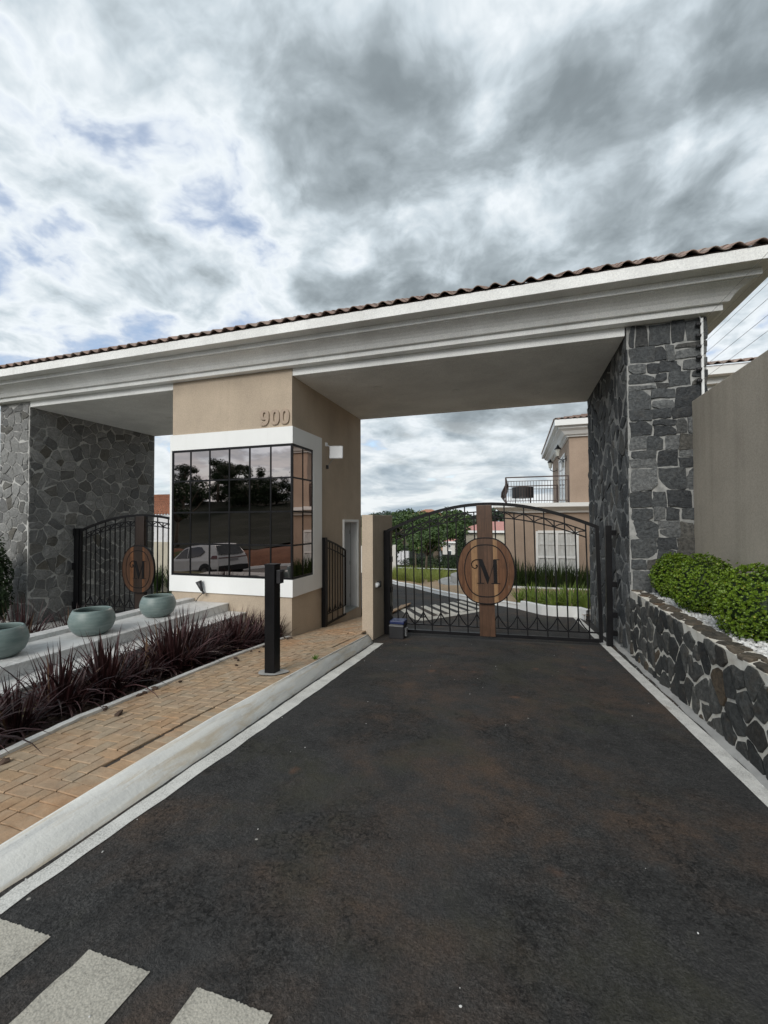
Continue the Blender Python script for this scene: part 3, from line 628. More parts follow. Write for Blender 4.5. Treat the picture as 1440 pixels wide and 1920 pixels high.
def stones(parent, mat, cells, o, ux, uy, un, depth, seed, cap=10**9, bulge=0.012, name='stone'):
    rnd = random.Random(seed); o, ux, uy, un = Vector(o), Vector(ux), Vector(uy), Vector(un); k = 0; over = MB(); flip = ux.cross(uy).dot(un) < 0
    for poly in cells:
        if area(poly) < 0.003: continue
        pts = rough_outline(poly, rnd); n = len(pts); cx, cy = sum(p[0] for p in pts)/n, sum(p[1] for p in pts)/n
        d = depth*rnd.uniform(0.65, 1.3); tx, ty = rnd.uniform(-.09, .09), rnd.uniform(-.09, .09)
        ring = lambda ins, z: [((p[0]-cx)*(1-ins), (p[1]-cy)*(1-ins), z+(tx*(p[0]-cx)+ty*(p[1]-cy))*(1 if z > 0 else 0)+(rnd.uniform(-.003, .003) if z > 0 else 0)) for p in pts]
        loc = ring(0, -0.012)+ring(0.004, d*0.8)+ring(0.03, d)+[(rnd.uniform(-.2, .2)*0.1, rnd.uniform(-.2, .2)*0.1, d+bulge*rnd.uniform(-0.2, 1.2))]
        V = [ux*a+uy*b+un*c for a, b, c in loc]; F = []
        for i in range(n):
            j = (i+1) % n; F += [(i, j, n+j, n+i), (n+i, n+j, 2*n+j, 2*n+i), (2*n+i, 2*n+j, 3*n)]
        if flip: F = [tuple(reversed(f)) for f in F]
        base = o+ux*cx+uy*cy
        if k < cap: link(name, mesh(name, V, F), mat, parent, base)
        else: over.add([v+base for v in V], F)
        k += 1
    return k

# ------------------------------------------------------------------ right stone pillar
XA, XB, XC, XD, XL = -6.765, -3.999, 1.55, 2.587, -10.981
Y0, Y2 = 7.02, 10.669; ZT, ZS = 4.354, 4.215
pil = empty('stone_pillar', (2.07, 8.8, -0.7), 'tall dark stone pillar carrying the right end of the entrance canopy', 'stone pillar')
def P_(o, p): o.parent = p; o.matrix_parent_inverse = Matrix.Translation(-Vector(p.location)) if not p.rotation_euler[2] else p.matrix_basis.inverted(); return o
def pbox(name, mat, p, *a, bevel=0.0): return P_(MB().box(*a).obj(name, mat, bevel=bevel), p)
pbox('core', 'mortar_grey', pil, XC+0.02, XD-0.02, Y0+0.02, Y2, -1.3, ZT-0.004)
class Shift:
    """lets stones be built in world coordinates under an Empty"""
def wstones(p, mat, cells, o, *a, **k): return stones(p, mat, cells, Vector(o)-Vector(p.location), *a, **k)
wstones(pil, 'stone_dark', block_cells(XD-XC-0.04, ZT+0.80, 0.25, 0.235, 0.010, 31), (XC+0.035, Y0+0.02, -0.80), (1, 0, 0), (0, 0, 1), (0, -1, 0), 0.014, 1, bulge=0.008)
wstones(pil, 'stone_dark', voronoi_cells(Y2-Y0, ZT+0.95, 0.30, 0.32, 0.5, 0.036, 32), (XC+0.02, Y0, -0.95), (0, 1, 0), (0, 0, 1), (-1, 0, 0), 0.009, 2, bulge=0.012)
# ------------------------------------------------------------------ left stone wall
lw = empty('stone_wall', (XL-0.5, 8.8, -0.9), 'tall grey rubble stone wall at the left end of the canopy', 'stone wall')
pbox('core', 'mortar_dim', lw, XL-1.037, XL-0.02, Y0+0.02, Y2, -1.6, ZT-0.004)
wstones(lw, 'stone_grey', voronoi_cells(Y2-Y0, ZT+1.15, 0.28, 0.26, 0.52, 0.022, 33), (XL-0.02, Y0, -1.15), (0, 1, 0), (0, 0, 1), (1, 0, 0), 0.013, 3, bulge=0.016)
wstones(lw, 'stone_grey', voronoi_cells(1.0, ZT+1.1, 0.25, 0.24, 0.50, 0.018, 34), (XL-1.03, Y0+0.02, -1.1), (1, 0, 0), (0, 0, 1), (0, -1, 0), 0.013, 4, bulge=0.014)
# ------------------------------------------------------------------ low stone wall with coping, footing
low = empty('low_stone_wall', (1.65, 3.0, -0.3), 'low dark stone retaining wall with pale mortar along the driveway', 'retaining wall')
pbox('core', 'mortar_pale', low, 1.565, 1.745, -1.6, Y0+0.018, -1.2, 0.462)
cl_ = voronoi_cells(8.4, 1.02, 0.165, 0.28, 0.50, 0.030, 35, 0.002); 
wstones(low, 'stone_low', cl_, (1.565, -1.4, -0.565), (0, 1, 0), (0, 0, 1), (-1, 0, 0), 0.014, 5, bulge=0.018)
wstones(low, 'stone_low', voronoi_cells(4.0, 0.42, 0.19, 0.30, 0.5, 0.028, 37, 0.0), (1.565, 3.1, -0.98), (0, 1, 0), (0, 0, 1), (-1, 0, 0), 0.016, 6)
wstones(low, 'stone_cap', voronoi_cells(8.4, 0.180, 0.20, 0.095, 0.52, 0.016, 36, 0.0), (1.568, -1.4, 0.462), (0, 1, 0), (1, 0, 0), (0, 0, 1), 0.012, 7, bulge=0.006, name='coping_stone')
rows = [[(1.505+0.008*math.sin(y*9), y, road_z(1.5, y)+0.002), (1.515, y, road_z(1.5, y)+0.022), (1.57, y, road_z(1.5, y)+0.045+0.006*math.sin(y*5))] for y in np.linspace(-1.5, 8.9, 90)]
P_(MB().grid(rows).obj('footing', 'concrete', smooth=True, fix=False), low)
# ------------------------------------------------------------------ beige garden wall on the right
gw = empty('garden_wall', (2.48, 2.0, 0), 'tall plain beige rendered wall behind the round bushes', 'wall')
pbox('render_face', 'garden_stucco', gw, 2.381, 2.58, -3.0, Y0+0.019, -0.6, 3.17, bevel=0.008)
# white pebble bed
tag(MB().grid([[(x, y, 0.405) for x in (1.735, 2.0, 2.385)] for y in np.linspace(-1.5, 7.02, 12)]).obj('raised_bed', 'bed_soil', fix=False), kind='structure')
rnd = random.Random(4)
o = pebbles('white_pebbles', 'white_pebble', [(1.76+0.61*rnd.random(), y, 0.415+0.02*rnd.random()) for y in [1.2+5.8*rnd.random() for _ in range(5200)]], 0.012, 0.026, 0.75, 5); tag(o, 'white pebbles filling the raised bed under the bushes', 'pebbles')

# ------------------------------------------------------------------ entrance canopy
can = empty('entrance_canopy', (-4.7, 8.8, 4.3), 'long white entrance canopy with stepped cornice and clay tile roof', 'canopy')
RX0, RX1 = XL-1.037, XD
def sweep_rect(prof):
    b = MB(); n = len(prof); V = []
    for e, z in prof: V += [(RX0-e, Y0-e, z), (RX1+e, Y0-e, z), (RX1+e, Y2+e, z), (RX0-e, Y2+e, z)]
    F = []
    for i in range(n):
        j = (i+1) % n
        for k in range(4): F.append((i*4+k, i*4+(k+1) % 4, j*4+(k+1) % 4, j*4+k))
    return b.add(V, F)
def cp(o): return P_(o, can)
cp(sweep_rect([(-0.4, 4.358), (0.132, 4.358), (0.132, 4.449), (-0.4, 4.449)]).obj('lower_molding', 'canopy_white', bevel=0.006))
cove = [(-0.4, 4.450), (0.185, 4.450), (0.20, 4.475), (0.225, 4.515), (0.265, 4.556), (0.315, 4.59), (0.365, 4.612), (0.405, 4.625), (0.405, 4.634), (-0.4, 4.634)]
cp(sweep_rect(cove).obj('cove_molding', 'canopy_white'))
cp(sweep_rect([(-0.4, 4.635), (0.442, 4.635), (0.442, 4.724), (-0.4, 4.724)]).obj('upper_molding', 'canopy_white', bevel=0.006))
cp(sweep_rect([(-0.4, 4.725), (0.641, 4.725), (0.641, 4.892), (-0.4, 4.892)]).obj('fascia', 'canopy_white', bevel=0.006))
for a, b in ((XL+0.002, XA-0.002), (XB+0.002, XC-0.002)): cp(MB().box(a, b, Y0+0.012, Y0+0.20, ZS+0.002, 4.357).obj('front_beam', 'canopy_white', bevel=0.005))
for a, b in ((XL+0.002, XA-0.002), (XB+0.002, XC-0.002)): cp(MB().box(a, b, Y0+0.201, Y2, ZS, 4.355).obj('soffit', 'soffit_white'))
for x, y in ((-9.6, 8.0), (-8.7, 8.9), (-7.7, 9.8), (-2.7, 8.2), (-1.2, 8.9), (0.4, 9.6)):
    cp(MB().lathe([(0.0, 0.0), (0.075, 0.0), (0.075, -0.006), (0.088, -0.008), (0.088, 0.0)], 20, (x, y, ZS-0.001)).obj('downlight', 'soffit_white', smooth=False))
# tiled hip roof: S tiles along the front eave
SL = 0.522
def tile_mesh(wd, ln, nseg=12):
    top = []; V = []; F = []
    for k in range(nseg+1):
        u = k/nseg; z = 0.040*max(0.0, math.sin(math.pi*(u-0.02)/0.56)) if u < 0.58 else -0.018*math.sin(math.pi*(u-0.58)/0.42)
        top.append(((u-0.5)*wd*1.06, z))
    for y in (0, ln):
        for t_ in (0.0, -0.012): V += [(x, y, z+t_+(0.006 if y == 0 else -0.010)) for x, z in top]
    n = nseg+1
    for k in range(nseg): F += [(k, k+1, 2*n+k+1, 2*n+k), (n+k+1, n+k, 3*n+k, 3*n+k+1), (k+1, k, n+k, n+k+1), (2*n+k, 2*n+k+1, 3*n+k+1, 3*n+k)]
    F += [(0, 2*n, 3*n, n), (nseg, n+nseg, 3*n+nseg, 2*n+nseg)]
    me = mesh('roof_tile', V, F, True); me.materials.append(M('clay_tile')); return me
TW = 0.2465; tm = tile_mesh(TW, 0.42)
ang = math.atan(SL); rt = random.Random(3)
ex0, ex1, eyf, eyb, ez = RX0-0.66, RX1+0.66, Y0-0.675, Y2+0.675, 4.918
ncol = round((ex1-ex0)/TW); stuffT = MB(); cnt = 0
def put_tile(px_, py_, pz_, rz, indiv, parent, base=Vector((0, 0, 0)), mesh_=None, st=None):
    mtx = Matrix.Translation(Vector((px_, py_, pz_))-base) @ Matrix.Rotation(rz+rt.uniform(-.012, .012), 4, 'Z') @ Matrix.Rotation(ang+rt.uniform(-.012, .012), 4, 'X')
    mm = mesh_ or tm
    if indiv: o = link('roof_tile', mm, None, parent); o.matrix_local = mtx
    else: st.add([mtx @ v.co for v in mm.vertices], [tuple(p.vertices) for p in mm.polygons])
half = (eyb-eyf)/2
for r in range(9):
    d = r*0.345*math.cos(ang)
    for c in range(ncol):
        x = ex0+(c+0.5)*TW
        if x-ex0 < d+0.1 or ex1-x < d+(0.1 if r < 1 else 0.12): continue
        ind = r < 4 and cnt < 255
        cnt += ind; put_tile(x, eyf+d, ez+d*SL+0.004*rt.random(), 0, ind, can, Vector(can.location), None, stuffT)
nr = round((eyb-eyf)/TW)
for r in range(9):                                                  # right hip slope
    d = r*0.345*math.cos(ang)
    for c in range(nr):
        y = eyf+(c+0.5)*TW
        if y-eyf < d+0.52 or eyb-y < d+0.1: continue
        ind = r < 1; put_tile(ex1-d, y, ez+d*SL, math.pi/2, ind, can, Vector(can.location), None, stuffT)
o = link('roof_tiles', stuffT.me('roof_tiles', True, False), 'clay_tile', can); o['kind'] = 'stuff'
hz_ = half*SL
dk = MB().add([(ex0+.03, eyf+.03, ez-.012), (ex1-.03, eyf+.03, ez-.012), (ex1-.03, eyb-.03, ez-.012), (ex0+.03, eyb-.03, ez-.012), (ex0+half, (eyf+eyb)/2, ez-.012+hz_-.04), (ex1-half, (eyf+eyb)/2, ez-.012+hz_-.04)], [(0, 1, 5, 4), (1, 2, 5), (2, 3, 4, 5), (3, 0, 4), (3, 2, 1, 0)])
cp(dk.obj('roof_deck', 'brown_metal'))

# ------------------------------------------------------------------ guard booth
bo = empty('guard_booth', (-5.4, 8.8, -0.8), 'beige guard booth with a big mirrored corner window and the number 900', 'guard booth')
def bp(o): return P_(o, bo)
wb = MB(); wb.box(XA, XB, Y0, 9.46, -1.6, ZT-0.003).box(XA, XB, 10.36, Y2, -1.6, ZT-0.003).box(XA, XB-0.42, 9.46, 10.36, -1.6, ZT-0.003).box(XB-0.42, XB, 9.46, 10.36, 1.475, ZT-0.003).box(XB-0.42, XB, 9.46, 10.36, -1.6, -0.73)
bp(wb.obj('wall', 'booth_stucco', fix=False))
BX0, BX1, BYF, BYE = -6.80, -3.968, 6.988, 8.226
GX0, GYE = -6.765, 7.825
def lband(z0, z1, name): bp(MB().box(BX0, BX1, BYF, Y0-0.0005, z0, z1).box(XB+0.0005, BX1, Y0-0.0005, BYE, z0, z1).obj(name, 'white_paint'))
lband(2.943, 3.262, 'window_head'); lband(0.082, 0.405, 'window_sill')
bp(MB().box(XB+0.0005, BX1, GYE, BYE, 0.406, 2.942).obj('window_jamb', 'white_paint')); bp(MB().box(BX0, GX0+0.012, BYF, Y0-0.0005, 0.406, 2.942).obj('window_jamb', 'white_paint'))
rr = random.Random(9)
cols = np.linspace(GX0+0.012, BX1-0.010, 7); rws = np.linspace(0.405, 2.943, 5); cols2 = np.linspace(BYF+0.012, GYE, 3)
def pane(c, ax, h, n):
    t1, t2 = rr.uniform(-.0018, .0018), rr.uniform(-.0018, .0018)
    c = Vector(c); ax = Vector(ax); up = Vector((0, 0, 1)); n = Vector(n)
    o = link('window_pane', MB().obox((0, 0, 0), ax, n, up, h[0], 0.003, h[1]).me('window_pane'), 'mirror_glass', None, c)
    o.rotation_euler = (t1, t1, t2); bp(o)
for i in range(6):
    for j in range(4): pane(((cols[i]+cols[i+1])/2, 7.008, (rws[j]+rws[j+1])/2), (1, 0, 0), ((cols[i+1]-cols[i])/2-0.011, (rws[j+1]-rws[j])/2-0.011), (0, 1, 0))
for i in range(2):
    for j in range(4): pane((-3.988, (cols2[i]+cols2[i+1])/2, (rws[j]+rws[j+1])/2), (0, 1, 0), ((cols2[i+1]-cols2[i])/2-0.011, (rws[j+1]-rws[j])/2-0.011), (1, 0, 0))
bp(MB().box(GX0, BX1-0.012, 7.0135, 7.0195, 0.405, 2.943).box(-3.9985, -3.9935, Y0, GYE, 0.405, 2.943).obj('window_back', 'dark_interior'))
for i, x in enumerate(cols):
    w = 0.027 if 0 < i < 6 else 0.038
    xx = x if 0 < i < 6 else (x+0.02 if i == 0 else x-0.018)
    bp(MB().box(xx-w/2, xx+w/2, 6.9955, 7.0125, 0.407, 2.941).obj('mullion', 'black_metal'))
for j, z in enumerate(rws):
    w = 0.030 if 0 < j < 4 else 0.044
    zz_ = z if 0 < j < 4 else (z+0.022 if j == 0 else z-0.022)
    bp(MB().box(GX0+0.015, BX1-0.013, 6.9965, 7.0118, zz_-w/2, zz_+w/2).obj('transom', 'black_metal')); bp(MB().box(-3.9925, -3.9775, BYF+0.014, GYE-0.002, zz_-w/2, zz_+w/2).obj('transom', 'black_metal'))
for y, w in ((cols2[1], 0.022), (GYE-0.018, 0.034), (BYF+0.03, 0.034)): bp(MB().box(-3.9915, -3.9765, y-w/2, y+w/2, 0.407, 2.941).obj('mullion', 'black_metal'))
# numerals 900
def ring_poly(cx, cy, ro, ri, n=40, e=2.5):
    f = lambda a, rx, ry: (cx+rx*math.copysign(abs(math.cos(a))**(2/e), math.cos(a)), cy+ry*math.copysign(abs(math.sin(a))**(2/e), math.sin(a)))
    A = [2*math.pi*k/n for k in range(n)]
    return [f(a, *ro) for a in A], [f(a, *ri) for a in A]
def ring_prism(b, outer, inner, y0, y1):
    n = len(outer); V = [(x, y0, z) for x, z in outer]+[(x, y0, z) for x, z in inner]+[(x, y1, z) for x, z in outer]+[(x, y1, z) for x, z in inner]; F = []
    for k in range(n):
        j = (k+1) % n; F += [(k, j, n+j, n+k), (2*n+k, 3*n+k, 3*n+j, 2*n+j), (k, 2*n+k, 2*n+j, j), (n+k, n+j, 3*n+j, 3*n+k)]
    return b.add(V, F)
for cx in (-4.352, -4.143):
    b = MB(); ring_prism(b, *ring_poly(cx, 3.458, (0.098, 0.146), (0.030, 0.092)), 6.990, 7.0195); bp(b.obj('numeral', 'digit_tan', bevel=0.004))
b = MB(); cx = -4.578; ring_prism(b, *ring_poly(cx, 3.515, (0.098, 0.094), (0.028, 0.048)), 6.990, 7.0195)
tail = [(cx+0.098, 3.50), (cx+0.098, 3.43), (cx+0.075, 3.36), (cx+0.035, 3.32), (cx-0.02, 3.308), (cx-0.08, 3.318), (cx-0.085, 3.375), (cx-0.06, 3.392), (cx-0.03, 3.365), (cx+0.005, 3.372), (cx+0.028, 3.41), (cx+0.030, 3.48)]
b.prism(tail, 6.9915, 7.019); bp(b.obj('numeral', 'digit_tan', bevel=0.003))
# door in the booth flank
fy0, fy1, fz0, fz1 = 9.412, 10.41, -0.75, 1.526
fr = MB().box(XB, XB+0.035, fy0, fy0+0.055, fz0, fz1).box(XB, XB+0.035, fy1-0.055, fy1, fz0, fz1).box(XB, XB+0.0345, fy0+0.055, fy1-0.055, fz1-0.055, fz1)
bp(fr.obj('door_frame', 'white_trim'))
bp(MB().box(XB-0.40, XB-0.002, 9.461, 9.475, -0.725, 1.47).box(XB-0.40, XB-0.002, 10.345, 10.359, -0.725, 1.47).box(XB-0.40, XB-0.002, 9.476, 10.344, 1.455, 1.472).obj('door_reveal', 'door_grey'))
dl = bp(MB().box(XB-0.415, XB-0.375, 9.477, 10.343, -0.722, 1.452).obj('door', 'white_trim'))
for z in (-0.45, 0.40, 1.2):
    h_ = MB().box(XB-0.20, XB-0.17, 10.339, 10.3445, z-0.05, z+0.05).obj('hinge', 'grey_metal'); P_(h_, bo)
bp(MB().box(XB-0.18, XB-0.165, 10.342, 10.3448, -0.72, 1.45).obj('door_seam', 'grey_metal'))
bp(MB().box(XB-0.40, XB+0.02, 9.47, 10.35, -0.749, -0.722).obj('threshold', 'floor_stone'))

# antenna panel on the booth flank
an = empty('antenna_panel', (-3.80, 8.55, 3.0), 'flat square white antenna panel bracketed to the booth flank above the sill corner', 'antenna')
a_ = link('panel', MB().box(-0.15, 0.15, -0.02, 0.02, -0.145, 0.145).me('panel'), 'white_plastic', an); a_.rotation_euler = (R_(-6), 0, R_(14)); bv = a_.modifiers.new('bevel', 'BEVEL'); bv.width = 0.018; bv.segments = 3; a_.location = (0.02, 0, 0)
MB().tube([(-0.20, -0.05, 0.17), (-0.12, -0.02, 0.13), (-0.08, 0.02, 0.08)], 0.012).obj('upper_bracket', 'white_plastic', an)
MB().tube([(-0.03, 0.02, -0.10), (-0.17, -0.02, -0.30)], 0.008).obj('strut', 'grey_metal', an)
MB().box(-0.20, -0.155, -0.05, 0.0, -0.36, -0.28).obj('mount', 'black_plastic', an, bevel=0.006)
MB().box(-0.20, -0.165, -0.10, -0.03, 0.13, 0.21).obj('wall_plate', 'white_plastic', an, bevel=0.006)
# spot lamp at the sill
sp_ = empty('spotlight', (-5.93, 6.96, 0.10), 'small black garden spotlight in front of the white window sill', 'spotlight')
sh = link('shade', MB().lathe([(0.0, 0.0), (0.026, 0.0), (0.032, 0.03), (0.060, 0.20), (0.052, 0.20), (0.026, 0.05)], 18).me('shade', True), 'black_plastic', sp_); sh.location = (0.0, -0.04, 0.03); sh.rotation_euler = (R_(6), R_(-20), 0)
MB().tube([(0.0, -0.04, 0.03), (0.05, -0.04, -0.02), (0.0, 0.0, -0.03)], 0.018, 8).obj('bracket', 'black_plastic', sp_); MB().tube([(0.0, -0.02, -0.02), (-0.10, -0.02, -0.10), (-0.22, -0.03, -0.28)], 0.007).obj('cable', 'black_plastic', sp_)
# pedestrian gate folded open against the booth flank
pg = empty('pedestrian_gate', (-3.94, 8.30, -0.78), 'narrow black iron pedestrian gate swung open against the booth flank', 'gate')
MB().box(-0.045, 0.045, -0.06, 0.04, -0.06, 1.92).obj('hinge_post', 'black_metal', pg)
L_ = 1.08; topz = lambda t: 1.86-0.20*t-0.10*t*t
MB().bar([(0, 0.08+L_*t, topz(t)) for t in np.linspace(0, 1, 10)], 0.035, 0.03, (1, 0, 0)).obj('top_rail', 'black_metal', pg)
MB().bar([(0, 0.08+L_*t, topz(t)-0.16) for t in np.linspace(0, 1, 10)], 0.02, 0.02, (1, 0, 0)).obj('upper_rail', 'black_metal', pg)
MB().bar([(0, 0.08, 0.05), (0, 0.08+L_, 0.05)], 0.04, 0.03, (1, 0, 0)).obj('bottom_rail', 'black_metal', pg); MB().bar([(0, 0.08, 0.26), (0, 0.08+L_, 0.26)], 0.02, 0.02, (1, 0, 0)).obj('lower_rail', 'black_metal', pg)
for k in range(8):
    t = k/7; y = 0.10+(L_-0.04)*t; w = 0.035 if k in (0, 7) else 0.016
    MB().box(-w/2, w/2, y-w/2, y+w/2, 0.05 if k % 2 == 0 else 0.26, topz(t)).obj('bar', 'black_metal', pg)
for k in (1, 3, 5):
    y = 0.10+(L_-0.04)*k/7; MB().bar([(0, y-0.14, 0.265), (0, y-0.05, 0.31), (0, y, 0.42)], 0.014, 0.014, (1, 0, 0)).bar([(0, y+0.14, 0.265), (0, y+0.05, 0.31), (0, y, 0.42)], 0.0142, 0.0142, (1, 0, 0)).obj('scroll', 'black_metal', pg)

# ------------------------------------------------------------------ beige gate pillar and fittings
gp = empty('gate_pillar', (-2.575, 7.8, -0.9), 'low beige rendered pillar at the left jamb of the driveway gate', 'pillar')
pbox('shaft', 'booth_stucco', gp, -2.68, -2.47, 7.19, 8.43, -1.2, 1.60, bevel=0.006)
js = empty('gate_jamb', (-2.39, 7.86, -0.75), 'black steel jamb post fixed to the beige pillar', 'post')
MB().box(-0.068, 0.062, -0.065, 0.065, -0.05, 2.06).obj('post', 'black_metal', js, bevel=0.004)
for z in (0.35, 0.55, 0.92, 1.5): MB().box(0.062, 0.082, -0.05, 0.05, z-0.05, z+0.05).obj('latch_plate', 'black_metal', js)
sn = empty('gate_sensor', (-2.46, 7.42, 0.32), 'small white photocell sensor on the side of the beige gate pillar', 'sensor')
MB().lathe([(0.0, 0.10), (0.035, 0.10), (0.045, 0.07), (0.045, 0.0)], 16).obj('housing', 'white_plastic', sn, smooth=True).rotation_euler = (R_(90), 0, 0)
MB().box(-0.03, 0.05, 0.0, 0.09, -0.05, 0.06).obj('lens', 'black_plastic', sn, bevel=0.01)

# ------------------------------------------------------------------ driveway gate
def letter_M(b, sc, y0):
    pr = lambda poly, k: b.prism([(x*sc, z*sc) for x, z in poly], y0-0.006-0.0006*k, y0, (-0.52*sc, 0, -0.5*sc))
    pr([(0.235, 0.02), (0.285, 0.02), (0.285, 0.95), (0.235, 0.95)], 0); pr([(0.12, 0), (0.41, 0), (0.41, 0.028), (0.12, 0.028)], 1)
    pr([(0.20, 1.0), (0.37, 1.0), (0.635, 0.23), (0.565, -0.01), (0.54, -0.01)], 2); pr([(0.555, -0.01), (0.60, 0.16), (0.865, 0.99), (0.90, 0.99)], 3)
    pr([(0.80, 0.01), (0.945, 0.01), (0.945, 0.99), (0.80, 0.99)], 4); pr([(0.70, 0), (1.05, 0), (1.05, 0.03), (0.70, 0.03)], 5); pr([(0.83, 0.972), (1.05, 0.972), (1.05, 1.0), (0.83, 1.0)], 6)
    curl = [(0.30, 0.985), (0.20, 0.99), (0.08, 0.975), (-0.03, 0.91), (-0.08, 0.80), (-0.05, 0.68), (0.04, 0.62), (0.13, 0.65), (0.15, 0.72), (0.11, 0.77)]
    b.tube([((x-0.52)*sc, y0-0.005, (z-0.5)*sc) for x, z in curl], [0.010*sc*2]*8+[0.013*sc*2, 0.02*sc*2], 6)
    return b
def lens(hw, hh, n=48, p=1.55):
    """outline between an ellipse and a pointed lens"""
    pts = []
    for k in range(n):
        a = 2*math.pi*k/n; c, s = math.cos(a), math.sin(a); pts.append((hw*math.copysign(abs(c)**(2/p*0.62), c), hh*math.copysign(abs(s)**(1.0), s)))
    return pts
def clip_x(poly, a, b):
    return clip_poly(clip_poly(poly, (-1, 0), -a), (1, 0), b)
def make_gate(name, loc, tilt, width, zb, zend, ztop, label, wood, zc, hw, hh):
    """arched gate leaf in the plane y = 0 of its own Empty; x from -width/2 to width/2, z = 0 at the bottom rail"""
    g_ = empty(name, loc, label, 'gate'); g_.rotation_euler = (0, tilt, 0)
    hwid = width/2; rise = ztop-zend
    arch = lambda x, d=0.0: zend+rise*math.cos(min(1, abs(x)/hwid)*math.pi/2)**1.0*0.35+rise*(1-(x/hwid)**2)*0.65-d
    xs = np.linspace(-hwid, hwid, 29)
    MB().bar([(x, 0, arch(x)) for x in xs], 0.055, 0.05).obj('top_rail', 'black_metal', g_)
    for sgn in (-1, 1):
        xr = [sgn*v for v in np.linspace(0.14, hwid-0.17, 15)]
        MB().bar([(x, 0, arch(x, 0.135)) for x in xr], 0.022, 0.024).obj('upper_rail', 'black_metal', g_); MB().bar([(x, 0, arch(x, 0.245)) for x in xr], 0.0225, 0.0245).obj('middle_rail', 'black_metal', g_)
        MB().bar([(sgn*0.14, 0, 0.13), (sgn*(hwid-0.03), 0, 0.13)], 0.0225, 0.0245).obj('lower_rail', 'black_metal', g_)
        nb = int((hwid-0.19)/0.155); sp = (hwid-0.19)/nb
        for k in range(nb):
            x = sgn*(0.14+sp*(k+1)-sp*0.5 if False else hwid-0.17-sp*k)
            full = k % 2 == 0
            MB().bar([(x, 0, 0.0 if full else 0.355), (x, 0, arch(x) if full else arch(x, 0.135))], 0.021, 0.021).obj('bar', 'black_metal', g_)
            if not full:
                m = MB()
                for q in (-1, 1): m.bar([(x, 0, 0.36), (x+q*sp*0.35, 0.0003*q, 0.255), (x+q*sp*0.72, 0.0003*q, 0.175), (x+q*sp, 0.0003*q, 0.135)], 0.0205, 0.0195)
                m.bar([(x, 0, 0.132), (x, 0, 0.345)], 0.018, 0.018); m.obj('lily_scroll', 'black_metal', g_)
                m = MB()
                for q in (-1, 1):
                    if abs(x+q*sp) < hwid-0.15: m.bar([(x, 0, arch(x, 0.240)), (x+q*sp*0.5, 0.0004*q, arch(x+q*sp*0.5, 0.175)), (x+q*sp, 0.0004*q, arch(x+q*sp, 0.140))], 0.019, 0.0185)
                if m.V: m.obj('arch_brace', 'black_metal', g_)
    MB().bar([(-hwid, 0, 0), (hwid, 0, 0)], 0.055, 0.05).obj('bottom_rail', 'black_metal', g_)
    for sgn in (-1, 1): MB().box(sgn*hwid-0.028, sgn*hwid+0.028, -0.026, 0.026, -0.02, zend+0.02).obj('end_stile', 'black_metal', g_)
    box('centre_board', wood[1], g_, -0.135, 0.135, -0.045, 0.03, -0.02, ztop-0.02, 0.006)
    ol = lens(hw, hh)
    cuts = [-hw-0.01, -hw*0.80, -0.245, -0.135, 0.135, 0.205, hw*0.78, hw+0.01]; mats = [wood[0], wood[0], wood[2], wood[1], wood[2], wood[0], wood[0]]
    for i in range(len(mats)):
        pl = clip_x(ol, cuts[i]+0.0012, cuts[i+1]-0.0012)
        if len(pl) > 2: MB().prism(pl, -0.085-0.0007*(i % 2), -0.046, (0, 0, zc)).obj('plaque_plank', mats[i], g_)
    o2, i2 = lens(hw+0.006, hh+0.006), lens(hw-0.010, hh-0.012)
    b = MB(); ring_prism(b, [(x, z+zc) for x, z in o2], [(x, z+zc) for x, z in i2], -0.090, -0.044); b.obj('plaque_rim', 'black_metal', g_)
    o3, i3 = lens(hw*0.755, hh*0.80, p=1.75), lens(hw*0.755-0.016, hh*0.80-0.018, p=1.75)
    b = MB(); ring_prism(b, [(x, z+zc) for x, z in o3], [(x, z+zc) for x, z in i3], -0.0895, -0.0862); b.obj('plaque_ring', 'black_metal', g_)
    l_ = letter_M(MB(), 0.43, 0).obj('letter', 'black_metal', g_); l_.location = (0.015, -0.0862, zc-0.01)
    return g_
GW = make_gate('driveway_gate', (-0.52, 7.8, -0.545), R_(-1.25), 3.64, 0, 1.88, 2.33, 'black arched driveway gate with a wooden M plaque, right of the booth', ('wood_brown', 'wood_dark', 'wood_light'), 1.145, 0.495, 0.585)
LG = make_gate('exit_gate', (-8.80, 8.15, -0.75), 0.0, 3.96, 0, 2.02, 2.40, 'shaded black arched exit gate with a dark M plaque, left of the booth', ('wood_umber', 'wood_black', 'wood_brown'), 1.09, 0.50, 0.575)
hp = empty('hinge_post', (1.43, 7.82, -0.62), 'black steel hinge post of the driveway gate against the stone pillar', 'post')
MB().box(-0.045, 0.045, -0.05, 0.05, -0.02, 2.02).obj('post', 'black_metal', hp, bevel=0.004)
for z in (0.25, 0.55, 1.05, 1.9): MB().box(0.045, 0.115, -0.03, 0.03, z-0.04, z+0.04).obj('hinge', 'black_metal', hp)
ep = empty('exit_post', (-10.88, 8.15, -0.85), 'black hinge post of the exit gate against the left stone wall', 'post')
MB().box(-0.08, 0.08, -0.06, 0.06, -0.05, 2.18).obj('post', 'black_metal', ep, bevel=0.004)
for z in (0.2, 1.2, 2.08): MB().box(-0.14, -0.02, -0.075, -0.0605, z-0.09, z+0.09).obj('hinge_plate', 'black_metal', ep)
mo = empty('gate_motor', (-2.10, 7.55, -0.62), 'black gate motor box with a blue lid at the foot of the driveway gate', 'gate motor')
